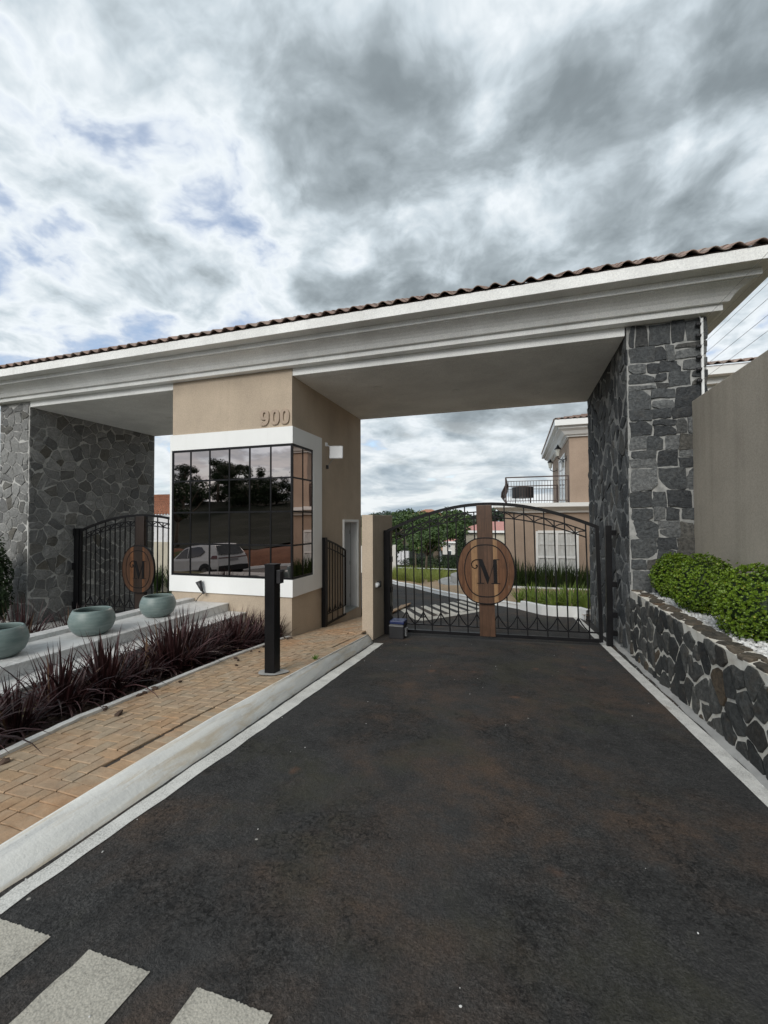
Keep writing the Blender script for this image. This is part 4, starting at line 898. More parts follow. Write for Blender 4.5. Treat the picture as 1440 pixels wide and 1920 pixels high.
MB().box(-0.15, 0.13, -0.13, 0.13, -0.03, 0.24).obj('housing', 'black_plastic', mo, bevel=0.02); MB().box(-0.13, 0.135, -0.135, 0.12, 0.241, 0.30).obj('lid', 'blue_plastic', mo, bevel=0.012); MB().box(-0.145, 0.125, -0.135, -0.1305, 0.20, 0.215).box(0.131, 0.16, -0.05, 0.06, 0.02, 0.16).obj('trim_plate', 'grey_metal', mo)
MB().box(-0.10, 0.10, -0.16, 0.16, -0.06, -0.031).obj('foot_plate', 'grey_metal', mo)

# ------------------------------------------------------------------ totem post
to = empty('intercom_post', (-2.62, 4.17, -0.30), 'square black intercom post standing on the brick sidewalk by the kerb', 'post')
MB().box(-0.062, 0.062, -0.062, 0.062, -0.05, 1.30).obj('post', 'black_metal', to, bevel=0.004)
MB().box(-0.066, 0.066, -0.066, 0.066, 1.301, 1.315).obj('cap', 'black_metal', to); MB().box(0.0625, 0.115, -0.03, 0.05, 1.10, 1.25).box(0.115, 0.128, -0.028, 0.048, 1.225, 1.24).obj('reader', 'black_plastic', to, bevel=0.006)
pts_ = [(0.17*math.cos(a)*(1+0.12*math.sin(3*a)), 0.15*math.sin(a)*(1+0.10*math.cos(2*a))) for a in np.linspace(0, 2*math.pi, 20, endpoint=False)]
b = MB(); V = [(x, y, walk_z(-2.62+x, 4.17+y)+0.30+0.004) for x, y in pts_]; b.add([(0, 0, walk_z(-2.62, 4.17)+0.30+0.006)]+V, [(0, k+1, (k+1) % 20+1) for k in range(20)]); b.obj('cement_patch', 'concrete', to, fix=False)

# ------------------------------------------------------------------ electric fence on the garden wall
ef = empty('electric_fence', (2.50, 7.0, 3.2), 'white electric fence pole with wires above the beige garden wall', 'electric fence')
MB().tube([(0, -0.02, -0.25), (0, -0.02, 1.12)], 0.019, 8).obj('pole', 'cable_white', ef); MB().tube([(0, -0.02, 1.08), (-0.03, -0.03, 1.15), (-0.07, -0.03, 1.22)], 0.007, 6).obj('arm', 'cable_white', ef)
for z in (4.237, 4.078, 3.923, 3.768, 3.602, 3.439):
    i_ = MB().lathe([(0.0, -0.03), (0.022, -0.03), (0.03, -0.012), (0.018, 0.0), (0.03, 0.012), (0.022, 0.03), (0.0, 0.03)], 12).obj('insulator', 'black_plastic', ef, smooth=True); i_.location = (-0.042, -0.02, z-3.2); i_.rotation_euler = (0, R_(90), 0)
    MB().tube([(-0.02, -0.02-0.9*k, z-3.2-0.018*math.sin(math.pi*k/10)) for k in range(11)], 0.0022, 4).obj('wire', 'wire_grey', ef)

# ------------------------------------------------------------------ marble bench with bowls
be = empty('marble_bench', (-5.8, 3.5, -0.5), 'long low white marble bench with a step, carrying three bowls', 'bench')
ZB = -0.093
pbox('riser', 'marble', be, -6.19, -5.40, -1.5, 7.018, -1.2, ZB-0.021)
for k in range(7):
    y0, y1 = -1.5+k*1.217, -1.5+(k+1)*1.217-0.004
    pbox('top_slab', 'marble', be, -6.19, -5.525, y0, y1, ZB-0.020, ZB-0.004); pbox('coping', 'marble', be, -5.524, -5.375, y0, y1, ZB-0.0205, ZB, bevel=0.003)
    pbox('step_tread', 'marble', be, -5.40, -4.985, y0, y1, -0.275, -0.25, bevel=0.003); pbox('rear_curb', 'marble', be, -6.40, -6.19, y0, y1, -1.0, ZB+0.055, bevel=0.004)
pbox('step_riser', 'marble', be, -5.40, -5.0, -1.5, 7.0, -1.1, -0.276)
bowl_prof = [(0.0, 0.004), (0.15, 0.0), (0.19, 0.012), (0.245, 0.07), (0.278, 0.145), (0.285, 0.20), (0.272, 0.265), (0.245, 0.325), (0.232, 0.348), (0.220, 0.350), (0.212, 0.338), (0.232, 0.30), (0.255, 0.24), (0.262, 0.19), (0.25, 0.13), (0.21, 0.07), (0.0, 0.05)]
plain('still_water', (0.012, 0.018, 0.017), 0.03, 0.0, 0.6, 0.02); wm_ = MB().lathe([(0.0, 0.285), (0.240, 0.285)], 40).me('water'); wm_.materials.append(M('still_water'))
bm_ = MB().lathe(bowl_prof, 48).me('bowl', True); bm_.materials.append(M('ceramic'))
for (x, y, s), lb in zip([(-5.88, 3.46, 1.0), (-5.79, 4.55, 1.0), (-5.80, 5.72, 0.98)], ['grey green ceramic bowl cut off by the left picture edge, nearest on the bench', 'grey green ceramic bowl in the middle of the three on the bench', 'grey green ceramic bowl nearest the guard booth on the bench']):
    o = link('ceramic_bowl', bm_, None, None, (x, y, ZB-0.002)); link('water', wm_, None, o); o.scale = (s, s, s); o.rotation_euler = (0, 0, x*7); tag(o, lb, 'bowl', 'ceramic bowls on the marble bench')

# ------------------------------------------------------------------ plants
def blades(n, L, w, spread, seed, droop=1.0, base=0.05, up=0.35):
    """a clump of arching strap leaves, each a folded strip"""
    rnd = random.Random(seed); b = MB()
    for k in range(n):
        a = rnd.uniform(0, 2*math.pi); r0 = base*rnd.random(); l = L*rnd.uniform(0.55, 1.15); lean = rnd.uniform(0.05, 1.0)**1.1*spread; dr = droop*rnd.uniform(0.2, 1.5)*lean
        d = Vector((math.cos(a), math.sin(a), 0)); side = Vector((-d.y, d.x, 0)); p = d*r0+side*rnd.uniform(-base, base)*0.4; th = lean*0.6; seg = 6; ww = w*rnd.uniform(0.6, 1.2); V = []
        for i in range(seg+1):
            t = i/seg; wd = ww*(0.55+1.2*t if t < 0.35 else 1.0*(1-((t-0.35)/0.65)**1.6))+0.0008
            nrm = d*math.cos(th)-Vector((0, 0, 1))*math.sin(th); q = p+nrm*(-wd*0.22)
            V += [p-side*wd/2, q, p+side*wd/2]
            p = p+(d*math.sin(th)+Vector((0, 0, 1))*math.cos(th))*l/seg; th += dr*1.3/seg
        F = []
        for i in range(seg): F += [(i*3, i*3+1, i*3+4, i*3+3), (i*3+1, i*3+2, i*3+5, i*3+4)]
        b.add(V, F)
    return b
flax = [blades([120, 165, 140, 190, 150][k], [0.66, 0.74, 0.60, 0.78, 0.70][k], 0.027, [1.25, 1.15, 1.3, 1.2, 1.1][k], 60+k, [1.5, 1.3, 1.6, 1.4, 1.7][k], 0.15).me('flax_clump', False, False) for k in range(5)]
for m_ in flax: m_.materials.append(M('flax_leaf'))
ords = ['first', 'second', 'third', 'fourth', 'fifth', 'sixth', 'seventh', 'eighth', 'ninth', 'tenth', 'eleventh', 'twelfth', 'thirteenth', 'fourteenth', 'fifteenth', 'sixteenth']
fy = [6.80, 6.35, 5.90, 5.45, 5.0, 4.55, 4.10, 3.65, 3.2, 2.75, 2.3, 1.85, 1.4]
rf = random.Random(2)
for row, off, word in ((0, 0.40, 'front'), (1, 0.72, 'back')):
    for k, y in enumerate(fy):
        if row == 1 and k > 5: break
        y += -0.2*row+rf.uniform(-.06, .06); x = clerp(EX, y)-off-rf.uniform(-0.05, 0.05)+(0.10 if k == 0 and row == 0 else 0)
        o = link('flax_clump', flax[(k+2*row) % 5], None, None, (x, y, bed_z(x, y)-0.02)); o.rotation_euler = (rf.uniform(-.08, .08), rf.uniform(-.08, .08), rf.uniform(0, 6.28)); s = rf.uniform(0.86, 1.08)*(0.9 if y < 4 else 1.0)*(0.92 if row == 0 else 1); o.scale = (s, s, s)
        tag(o, f'{ords[k]} dark purple flax clump from the booth corner in the {word} row', 'flax plant', 'purple flax clumps in the planting bed')
for k, (x, y) in enumerate([(-7.3, 4.6), (-7.6, 5.6)]):
    o = link('flax_clump', flax[k+1], None, None, (x, y, ground_z(x, y)+0.05)); o.rotation_euler = (0, 0, k*2.0); o.scale = (1, 1, 1.25)
    tag(o, ['purple flax tips showing behind the bench left of the middle bowl', 'purple flax tips showing behind the bench just behind the middle bowl'][k], 'flax plant', 'flax behind the bench')

def leaf_ball(n, rx, ry, rz, size, seed, lump=0.12, inner=0.72):
    rnd = random.Random(seed); b = MB(); V = []; F = []
    for k in range(n):
        z = rnd.uniform(-0.85, 1); a = rnd.uniform(0, 2*math.pi); q = math.sqrt(1-z*z); d = Vector((q*math.cos(a), q*math.sin(a), z))
        lf = 1+lump*mnoise.noise(d*2.3+Vector((seed, 0, 0)))+0.06*mnoise.noise(d*7+Vector((0, seed, 0)))
        rad = lf*(1-(1-inner)*rnd.random()**2.2); c = Vector((d.x*rx*rad, d.y*ry*rad, d.z*rz*rad))
        nn = (d+Vector((rnd.uniform(-1, 1), rnd.uniform(-1, 1), rnd.uniform(-.4, 1.2)))*0.75).normalized(); t = nn.orthogonal().normalized(); t = Matrix.Rotation(rnd.uniform(0, 6.28), 3, nn) @ t; s2 = nn.cross(t); s = size*rnd.uniform(0.6, 1.25)
        i = len(V); V += [c-t*s, c-s2*s*0.5+nn*s*0.1, c+t*s, c+s2*s*0.5+nn*s*0.1]; F.append((i, i+1, i+2, i+3))
    return b.add(V, F)
bush_lab = ['clipped round green boxwood bush against the stone pillar', 'clipped round green boxwood bush between the other two', 'clipped round bright green boxwood bush nearest the camera at the picture edge']
def rosette_ball(n, rx, ry, rz, size, seed, lump=0.1):
    """a clipped bush: shoot tips all over a lumpy ellipsoid, each tip a rosette of small leaves"""
    rnd = random.Random(seed); V = []; F = []
    for k in range(n):
        z = rnd.uniform(-0.9, 1); a = rnd.uniform(0, 2*math.pi); q = math.sqrt(max(0, 1-z*z)); d = Vector((q*math.cos(a), q*math.sin(a), z))
        lf = 1+lump*mnoise.noise(d*2.3+Vector((seed, 0, 0)))+0.09*mnoise.noise(d*6+Vector((0, seed, 0)))
        rad = lf*(1-0.22*rnd.random()**2.5)*(rnd.uniform(1.03, 1.12) if rnd.random() < 0.035 else 1); c = Vector((d.x*rx*rad, d.y*ry*rad, d.z*rz*rad))
        ax = (d*0.8+Vector((rnd.uniform(-1, 1), rnd.uniform(-1, 1), rnd.uniform(-.2, 1.2)))*0.55).normalized(); t = ax.orthogonal().normalized(); s0 = size*rnd.uniform(0.7, 1.25); m = 6
        for i in range(m):
            e = Matrix.Rotation(6.283*i/m+rnd.uniform(-.4, .4), 3, ax) @ t; l = (e*(0.9 if i < 4 else 0.5)+ax*(0.55 if i < 4 else 0.9)).normalized()*s0; w = ax.cross(e).normalized()*s0*0.32
            b0 = len(V); V += [c+l*0.08, c+l*0.55-w, c+l, c+l*0.55+w]; F.append((b0, b0+1, b0+2, b0+3))
    return MB().add(V, F)
for k, (x, y, z, rx, ry, rz) in enumerate([(2.06, 6.73, 0.70, 0.29, 0.25, 0.31), (2.05, 5.80, 0.71, 0.31, 0.38, 0.36), (2.07, 4.68, 0.70, 0.32, 0.36, 0.38)]):
    e_ = empty('boxwood_bush', (x, y, 0.42), bush_lab[k], 'bush', 'round boxwood bushes in the pebble bed')
    rosette_ball(3400, rx, ry, rz, 0.021, 40+k).obj('foliage', 'box_leaf', e_, fix=False, loc=(0, 0, z-0.42))
    bb = bmesh.new(); bmesh.ops.create_icosphere(bb, subdivisions=3, radius=1); me = bpy.data.meshes.new('shade_core'); bb.to_mesh(me); bb.free()
    o = link('shade_core', me, 'tree_leaf_dark', e_, (0, 0, z-0.42)); o.scale = (rx*0.80, ry*0.80, rz*0.80)  # solid dark core; its colour stands in for the shade between the leaves
    MB().tube([(0, 0, -0.03), (0.01, 0.01, 0.10), (0.0, 0.02, 0.2)], [0.03, 0.025, 0.02]).obj('stem', 'bark', e_)
# small weed by the kerb
o = blades(16, 0.07, 0.016, 1.2, 5, 1.0, 0.02).obj('weed', 'weed_leaf', fix=False, loc=(-2.44, 4.86, walk_z(-2.44, 4.86))); tag(o, 'tiny green weed growing at the edge of the kerb', 'weed')
# dark shrub in front of the left stone wall
ds = empty('dark_conifer', (-11.28, 6.45, -0.9), 'dark conifer shrub at the left picture edge before the stone wall', 'shrub')
leaf_ball(5200, 0.42, 0.36, 1.02, 0.045, 77, 0.3, 0.5).obj('foliage', 'tree_leaf_dark', ds, fix=False, loc=(0, 0, 0.95)); MB().tube([(0, 0, -0.1), (0, 0, 0.7)], [0.05, 0.03]).obj('stem', 'bark', ds)

# ------------------------------------------------------------------ trees
def tree_parts(h, trunk_h, r0, crown, nleaf, leaf, seed, forks=4, flat=1.0):
    """returns trunk and crown builders; crown = list of (x, y, z, radius) clumps"""
    rnd = random.Random(seed); tr = MB(); lf = MB(); V = []; F = []
    p = [Vector((0, 0, -0.3)), Vector((rnd.uniform(-.1, .1)*r0*4, rnd.uniform(-.1, .1)*r0*4, trunk_h*0.5)), Vector((rnd.uniform(-.5, .5)*r0*2, rnd.uniform(-.5, .5)*r0*2, trunk_h))]
    tr.tube(p, [r0*1.25, r0, r0*0.78], 8)
    for (x, y, z, r) in crown:
        c = Vector((x, y, z)); m = p[2].lerp(c, 0.5)+Vector((rnd.uniform(-.1, .1), rnd.uniform(-.1, .1), -0.05))*h*0.3
        tr.tube([p[2]-Vector((0, 0, 0.05)), m, c], [r0*0.6, r0*0.38, r0*0.12], 6)
        for _ in range(int(nleaf*r*r/sum(q[3]**2 for q in crown))):
            d = Vector((rnd.gauss(0, 1), rnd.gauss(0, 1), rnd.gauss(0, 1))).normalized(); rad = r*(0.45+0.6*rnd.random()**0.6)*(1+0.35*mnoise.noise(d*2.5+c*3.1))
            q = c+Vector((d.x, d.y, d.z*flat))*rad; nn = (d+Vector((rnd.uniform(-1, 1), rnd.uniform(-1, 1), rnd.uniform(-.3, 1.3)))).normalized(); t = Matrix.Rotation(rnd.uniform(0, 6.28), 3, nn) @ nn.orthogonal().normalized(); s2 = nn.cross(t); s = leaf*rnd.uniform(0.55, 1.3)
            i = len(V); V += [q-t*s, q-s2*s*0.55, q+t*s, q+s2*s*0.55]; F.append((i, i+1, i+2, i+3))
    lf.add(V, F); return tr, lf
def crown_of(n, R, z0, z1, seed, rr_=(0.35, 0.55)):
    rnd = random.Random(seed); return [((a := rnd.uniform(0, 6.28)) and (q := R*rnd.random()**0.6)*math.cos(a), q*math.sin(a), rnd.uniform(z0, z1), R*rnd.uniform(*rr_)) for _ in range(n)]
def tree(name, loc, h, trunk_h, r0, crown, nleaf, leaf, seed, mat, label, cat='tree', group=None, flat=0.8):
    e_ = empty(name, loc, label, cat, group); tr, lf = tree_parts(h, trunk_h, r0, crown, nleaf, leaf, seed, flat=flat)
    tr.obj('trunk', 'bark', e_, smooth=True); lf.obj('crown', mat, e_, fix=False); return e_
def copy_tree(o, loc, s, rz, label, group=None):
    c = o.copy(); COL.objects.link(c); c.location = loc; c.scale = s; c.rotation_euler = (0, 0, rz); c['label'] = label
    if group: c['group'] = group
    for ch in list(o.children): d = ch.copy(); COL.objects.link(d); d.parent = c
    return c

# ------------------------------------------------------------------ inside the estate
KL = [(-8.6, 24.6), (-6.9, 22.2), (-5.64, 19.95), (-4.55, 18.75), (-3.6, 17.25), (-2.99, 16.35), (-1.8, 14.6), (-1.15, 13.8), (-0.42, 13.02), (0.04, 12.43), (0.55, 11.50), (0.80, 11.28), (1.41, 11.20), (1.43, 10.75)]
pave_poly = KL+[(1.60, 10.72), (9, 10.72), (9, 29), (-3.5, 27.5), (-6.8, 27.2), (-8.8, 26.0)]
bm = bmesh.new(); vs = [bm.verts.new((x, y, road_z(x, y)+0.115)) for x, y in pave_poly]; bm.faces.new(vs); bmesh.ops.triangulate(bm, faces=bm.faces); bmesh.ops.subdivide_edges(bm, edges=bm.edges, cuts=2, use_grid_fill=True)
for v in bm.verts: v.co.z = road_z(v.co.x, v.co.y)+0.115
me = bpy.data.meshes.new('inner_pavement'); bm.to_mesh(me); bm.free(); pv = link('inner_pavement', me, 'sand_paving'); tag(pv, kind='structure')
def kerb_run(name, pts, h, w, mat, close=False):
    b = MB(); P2 = [Vector((x, y, 0)) for x, y in pts]; rows = []
    for i, p in enumerate(P2):
        d = (P2[min(i+1, len(P2)-1)]-P2[max(i-1, 0)]).normalized(); n = Vector((d.y, -d.x, 0))*-1
        q = p+n*w; z0, z1 = road_z(p.x, p.y), road_z(p.x, p.y)+h
        rows.append([(p.x, p.y, z0-0.05), (p.x+n.x*0.02, p.y+n.y*0.02, z1-0.012), (p.x+n.x*0.05, p.y+n.y*0.05, z1), (q.x, q.y, z1), (q.x, q.y, z0)])
    b.grid(rows); return tag(b.obj(name, mat, fix=False), kind='structure')
kerb_run('inner_kerb', [(x, y) for x, y in KL], 0.15, 0.14, 'white_paint')
kerb_run('bed_kerb', [(0.04, 12.36), (0.55, 11.42), (0.80, 11.22), (1.36, 11.16), (1.47, 10.72)], 0.24, 0.14, 'white_paint')
# grass bed tufts on the island
def tufts(name, pts, L, w, n, seed, mat, label, cat):
    rnd = random.Random(seed); b = MB(); pro = [blades(n, L, w, 1.0, seed+k, 1.0, L*0.25) for k in range(4)]
    for x, y in pts:
        p = pro[rnd.randrange(4)]; m = Matrix.Translation((x, y, road_z(x, y)+0.11)) @ Matrix.Rotation(rnd.uniform(0, 6.3), 4, 'Z') @ Matrix.Scale(rnd.uniform(0.7, 1.2), 4)
        b.add([m @ Vector(v) for v in p.V], p.F)
    o = b.obj(name, mat, fix=False); return tag(o, label, cat, kind='stuff')
rnd = random.Random(14); pts = []
while len(pts) < 150:
    x, y = rnd.uniform(-7.6, -2.8), rnd.uniform(20.0, 26.2)
    if x < -4.4+(y-20.0)*-0.0+1.6*sstep(20.8, 25, y) and (x+4.46)*0.70+(y-19.9)*0.72 > 0.12 and x > -6.6-0.35*(y-22): pts.append((x, y))
tufts('island_grass', pts, 0.62, 0.020, 34, 300, 'tuft_green', 'light green ornamental grass massed on the island behind the gate', 'grass')
# light strap plants in the front bed and dark ones at the foot of the house
sl = [blades(46, 0.62, 0.045, 1.0, 90+k, 1.2, 0.12).me('strap_plant', False, False) for k in range(3)]
for m_ in sl: m_.materials.append(M('strap_light'))
sd = [blades(70, 1.15, 0.045, 0.75, 95+k, 1.0, 0.18).me('strap_plant', False, False) for k in range(3)]
for m_ in sd: m_.materials.append(M('strap_dark'))
rnd = random.Random(15)
lp = [(0.05, 13.3), (0.35, 12.9), (0.62, 12.35), (0.90, 12.0), (1.25, 11.9), (1.6, 11.75), (0.75, 13.2), (1.15, 12.9), (1.55, 12.7), (1.95, 12.2), (0.40, 13.8), (1.9, 13.1)]
for k, (x, y) in enumerate(lp):
    o = link('strap_plant', sl[k % 3], None, None, (x, y, road_z(x, y)+0.10)); o.rotation_euler = (0, 0, rnd.uniform(0, 6.3)); s = rnd.uniform(0.8, 1.1); o.scale = (s, s, s)
    tag(o, 'light green strap leaf plant in the kerbed bed seen through the driveway gate', 'plant', 'light green plants in the kerbed bed')
for k in range(11):
    x = -0.35+k*0.34; y = 19.0+rnd.uniform(-.1, .25)
    o = link('strap_plant', sd[k % 3], None, None, (x, y, road_z(x, y)+0.12)); o.rotation_euler = (0, 0, rnd.uniform(0, 6.3)); s = rnd.uniform(0.85, 1.1); o.scale = (s, s, s)
    tag(o, 'dark green strap leaf plant below the house window', 'plant', 'dark green plants at the foot of the house')
MB_ = MB().box(-0.6, 3.6, 18.70, 18.82, road_z(1, 18.7), road_z(1, 18.7)+0.17).obj('bed_border', 'white_paint'); tag(MB_, kind='structure')

# ------------------------------------------------------------------ house with the balcony
HY = 19.3
ho = empty('house', (2.0, 23.0, -1.5), 'beige two storey house with balcony and tiled roof behind the driveway gate', 'house')
def hp_(o): return P_(o, ho)
UX, UZ0, UZ1 = 2.106, 2.24, 4.98
hp_(MB().box(-0.55, 7.0, HY, 24.6, -2.2, 1.809).box(UX, 7.0, 24.6, 28.0, -2.4, 1.809).obj('lower_wall', 'house_stucco'))
hp_(MB().box(UX, 7.0, HY+0.001, 28.0, 2.216, UZ1).obj('upper_wall', 'house_stucco'))
def cornice(name, prof, x0, x1, y0, y1, mat='white_paint'):
    b = MB(); V = []; F = []; n = len(prof)
    for e, z in prof: V += [(x0-e, y0-e, z), (x1+e, y0-e, z), (x1+e, y1+e, z), (x0-e, y1+e, z)]
    for i in range(n):
        for k in range(4): F.append((i*4+k, i*4+(k+1) % 4, ((i+1) % n)*4+(k+1) % 4, ((i+1) % n)*4+k))
    F.append(tuple(4*n-4+k for k in range(4)) if False else (0, 1, 2, 3)); V_ = V
    return hp_(b.add(V_, F).obj(name, mat))
cornice('lower_cornice', [(-0.2, 1.81), (0.10, 1.81), (0.14, 1.90), (0.24, 1.96), (0.28, 1.96), (0.38, 2.05), (0.46, 2.05), (0.46, 2.214), (-0.2, 2.214)], -0.55, 7.0, HY, 24.6)
cornice('upper_cornice', [(-0.2, 4.981), (0.10, 4.981), (0.10, 5.06), (0.20, 5.06), (0.30, 5.20), (0.44, 5.28), (0.44, 5.38), (0.60, 5.38), (0.60, 5.62), (-0.2, 5.62)], UX, 7.0, HY, 28.0)
def wavy(name, parent, a, b, c, d, nu, nv, amp, mat, st=0.03):
    """tiled slope over the quad a b (eave) c d (ridge): waves across, steps up the slope"""
    a, b, c, d = map(Vector, (a, b, c, d)); n = (b-a).cross(d-a).normalized(); n = n if n.z > 0 else -n; rows = []
    for j in range(nv):
        for t in (j/nv, (j+0.999)/nv):
            rows.append([a.lerp(b, i/(nu*4)).lerp(d.lerp(c, i/(nu*4)), t)+n*(amp*math.sin(2*math.pi*i/4)+(st if t == j/nv else 0)) for i in range(nu*4+1)])
    o = MB().grid(rows).obj(name, mat, None, fix=False); return P_(o, parent)
ex, ey, exb, eyb_, ezr = UX-0.63, HY-0.63, 7.6, 28.6, 5.63
rx, ry1, ry2, rz = 4.55, HY+2.5, 25.5, 5.63+3.1*0.30
wavy('roof_front', ho, (ex, ey, ezr), (exb, ey, ezr), (rx, ry1, rz), (rx-0.01, ry1, rz), 26, 8, 0.035, 'clay_tile'); wavy('roof_side', ho, (ex, eyb_, ezr), (ex, ey, ezr), (rx, ry1, rz), (rx, ry2, rz), 38, 8, 0.035, 'clay_tile')
# lower window with curtain
wx0, wx1, wz0, wz1 = 0.80, 2.36, -0.775, 1.022
wf = hp_(MB().box(wx0-0.06, wx0+0.03, HY-0.06, HY+0.05, wz0, wz1).box(wx1-0.03, wx1+0.06, HY-0.06, HY+0.05, wz0, wz1).box(wx0+0.03, wx1-0.03, HY-0.06, HY+0.05, wz1-0.08, wz1+0.03).box(wx0-0.10, wx1+0.10, HY-0.09, HY+0.05, wz0-0.07, wz0).obj('window_frame', 'white_trim'))
hp_(MB().box((wx0+wx1)/2-0.05, (wx0+wx1)/2+0.05, HY-0.055, HY-0.02, wz0, wz1-0.08).box(wx0+0.03, (wx0+wx1)/2-0.05, HY-0.055, HY-0.02, -0.115, -0.025).box((wx0+wx1)/2+0.05, wx1-0.03, HY-0.055, HY-0.02, -0.115, -0.025).obj('window_mullion', 'white_trim'))
for xx in (1.19, 1.97): hp_(MB().box(xx-0.012, xx+0.012, HY-0.05, HY-0.022, wz0, wz1-0.08).obj('glazing_bar', 'white_trim'))
for zz__ in (0.47,): hp_(MB().box(wx0+0.03, wx1-0.03, HY-0.049, HY-0.0225, zz__-0.012, zz__+0.012).obj('glazing_bar', 'white_trim'))
rows = [[(wx0+(wx1-wx0)*k/80, HY-0.012+0.010*math.sin(k*1.05+1.5*math.sin(k*0.3)), z) for k in range(81)] for z in (wz0, wz1-0.05)]
hp_(MB().grid(rows).obj('curtain', 'curtain', fix=False, smooth=True))
# balcony door, lanterns, railings
hp_(MB().box(UX-0.02, UX-0.003, 20.9, 23.6, 2.25, 4.45).obj('balcony_door', 'house_glass')); hp_(MB().box(UX-0.04, UX-0.0205, 20.8, 20.9, 2.22, 4.55).box(UX-0.04, UX-0.0205, 23.6, 23.7, 2.22, 4.55).box(UX-0.04, UX-0.0206, 20.9, 23.6, 4.45, 4.55).box(UX-0.038, UX-0.0207, 22.2, 22.28, 2.25, 4.45).obj('door_frame', 'white_trim'))
for n_, (y, z) in enumerate(((20.35, 4.35), (25.0, 4.35))):
    ln = empty('wall_lantern', (UX-0.05, y, z), ['black wall lantern on the upper house wall beside the balcony door, nearer one', 'black wall lantern on the upper house wall beyond the balcony door, farther one'][n_], 'lantern', 'wall lanterns of the house')
    MB().tube([(0.05, 0, -0.12), (-0.12, 0, -0.20), (-0.30, 0, -0.10), (-0.30, 0, 0.0)], 0.02).obj('bracket', 'black_metal', ln); MB().lathe([(0.0, 0.0), (0.07, 0.0), (0.125, 0.30), (0.0, 0.30)], 6, (-0.30, 0, 0)).obj('lamp_glass', 'lamp_glass', ln); MB().lathe([(0.16, 0.30), (0.06, 0.42), (0.02, 0.50), (0.0, 0.52)], 6, (-0.30, 0, 0)).obj('cap', 'black_metal', ln)
    MB().box(0.03, 0.049, -0.06, 0.06, -0.25, 0.0).obj('wall_plate', 'black_metal', ln)
rl = hp_(MB().bar([(-0.47, HY+0.05, 3.36), (2.08, HY+0.05, 3.36)], 0.05, 0.04).bar([(-0.47, HY+0.05, 3.19), (2.08, HY+0.05, 3.19)], 0.025, 0.025).bar([(-0.47, HY+0.05, 2.33), (2.08, HY+0.05, 2.33)], 0.03, 0.03).box(2.03, 2.085, HY+0.02, HY+0.08, 2.21, 3.37).box(-0.50, -0.44, HY+0.02, HY+0.08, 2.21, 3.37).obj('front_railing', 'brown_metal'))
for k in range(21):
    x = -0.36+k*0.115; o = MB().box(x-0.009, x+0.009, HY+0.041, HY+0.059, 2.33, 3.19).obj('baluster', 'brown_metal', rl)
rl2 = hp_(MB().bar([(-0.47, 24.4, 3.36), (2.08, 24.4, 3.36)], 0.05, 0.04).bar([(-0.47, 24.4, 3.19), (2.08, 24.4, 3.19)], 0.025, 0.025).bar([(-0.47, 24.4, 2.33), (2.08, 24.4, 2.33)], 0.03, 0.03).box(2.0, 2.08, 24.36, 24.44, 2.21, 3.37).obj('rear_railing', 'brown_metal'))
for k in range(18):
    x = -0.36+k*0.135; MB().box(x-0.009, x+0.009, 24.391, 24.409, 2.33, 3.19).obj('baluster', 'brown_metal', rl2)
rl3 = hp_(MB().bar([(-0.47, HY+0.05, 3.36), (-0.47, 24.4, 3.36)], 0.05, 0.04, (0, 0, 1)).bar([(-0.47, HY+0.05, 2.33), (-0.47, 24.4, 2.33)], 0.03, 0.03, (0, 0, 1)).obj('side_railing', 'brown_metal'))
for k in range(36):
    y = HY+0.15+k*0.14; MB().tube([(-0.47, y, 3.36), (-0.50, y, 3.05), (-0.66, y, 2.72), (-0.68, y, 2.52), (-0.47, y, 2.34)], 0.012, 5).obj('baluster', 'brown_metal', rl3)
ch = empty('wicker_sofa', (0.25, 20.6, 2.216), 'black woven round back sofa standing on the balcony', 'sofa')
arc = [R_(a) for a in np.linspace(-200, 20, 23)]
MB().grid([[(0.48*math.cos(a), 0.42*math.sin(a)+0.0, z) for a in arc] for z in (0.30, 0.42, 0.55, 0.68, 0.80)]+[[(0.43*math.cos(a), 0.37*math.sin(a), z) for a in arc] for z in (0.80, 0.30)]).obj('woven_back', 'black_plastic', ch, fix=False)
MB().lathe([(0.0, 0.36), (0.42, 0.36), (0.44, 0.30), (0.0, 0.27)], 20).obj('seat', 'black_plastic', ch)
for x, y in ((-.32, -.2), (.32, -.2), (-.32, .25), (.32, .25)): MB().tube([(x, y, 0.29), (x*1.05, y*1.05, 0.0)], 0.02).obj('leg', 'black_plastic', ch)
# ------------------------------------------------------------------ second house behind the garden wall
h2 = empty('neighbour_house', (6.0, 16.0, -1.0), 'pale cornice and pink tiled eave of a house above the beige garden wall', 'house')
P_(MB().box(4.0, 12, 13.6, 20, -2, 4.95).obj('wall', 'house_stucco'), h2)
for nm, e, z0, z1 in (('lower_molding', 0.12, 4.951, 5.10), ('middle_molding', 0.30, 5.101, 5.27), ('fascia', 0.55, 5.271, 5.50)): P_(MB().box(4.0-e, 12+e, 13.6-e, 20+e, z0, z1).obj(nm, 'white_paint'), h2)
ang = math.atan(0.34); SL = 0.34
for c in range(14):
    for r in range(3): put_tile(3.55+c*TW, 12.98+r*0.298, 5.535+r*0.298*SL, 0, True, h2, Vector(h2.location))
P_(MB().add([(3.4, 13.0, 5.51), (12.6, 13.0, 5.51), (12.6, 16.5, 6.68), (3.4, 16.5, 6.68)], [(0, 1, 2, 3)]).obj('roof_deck', 'pink_roof', fix=False), h2)

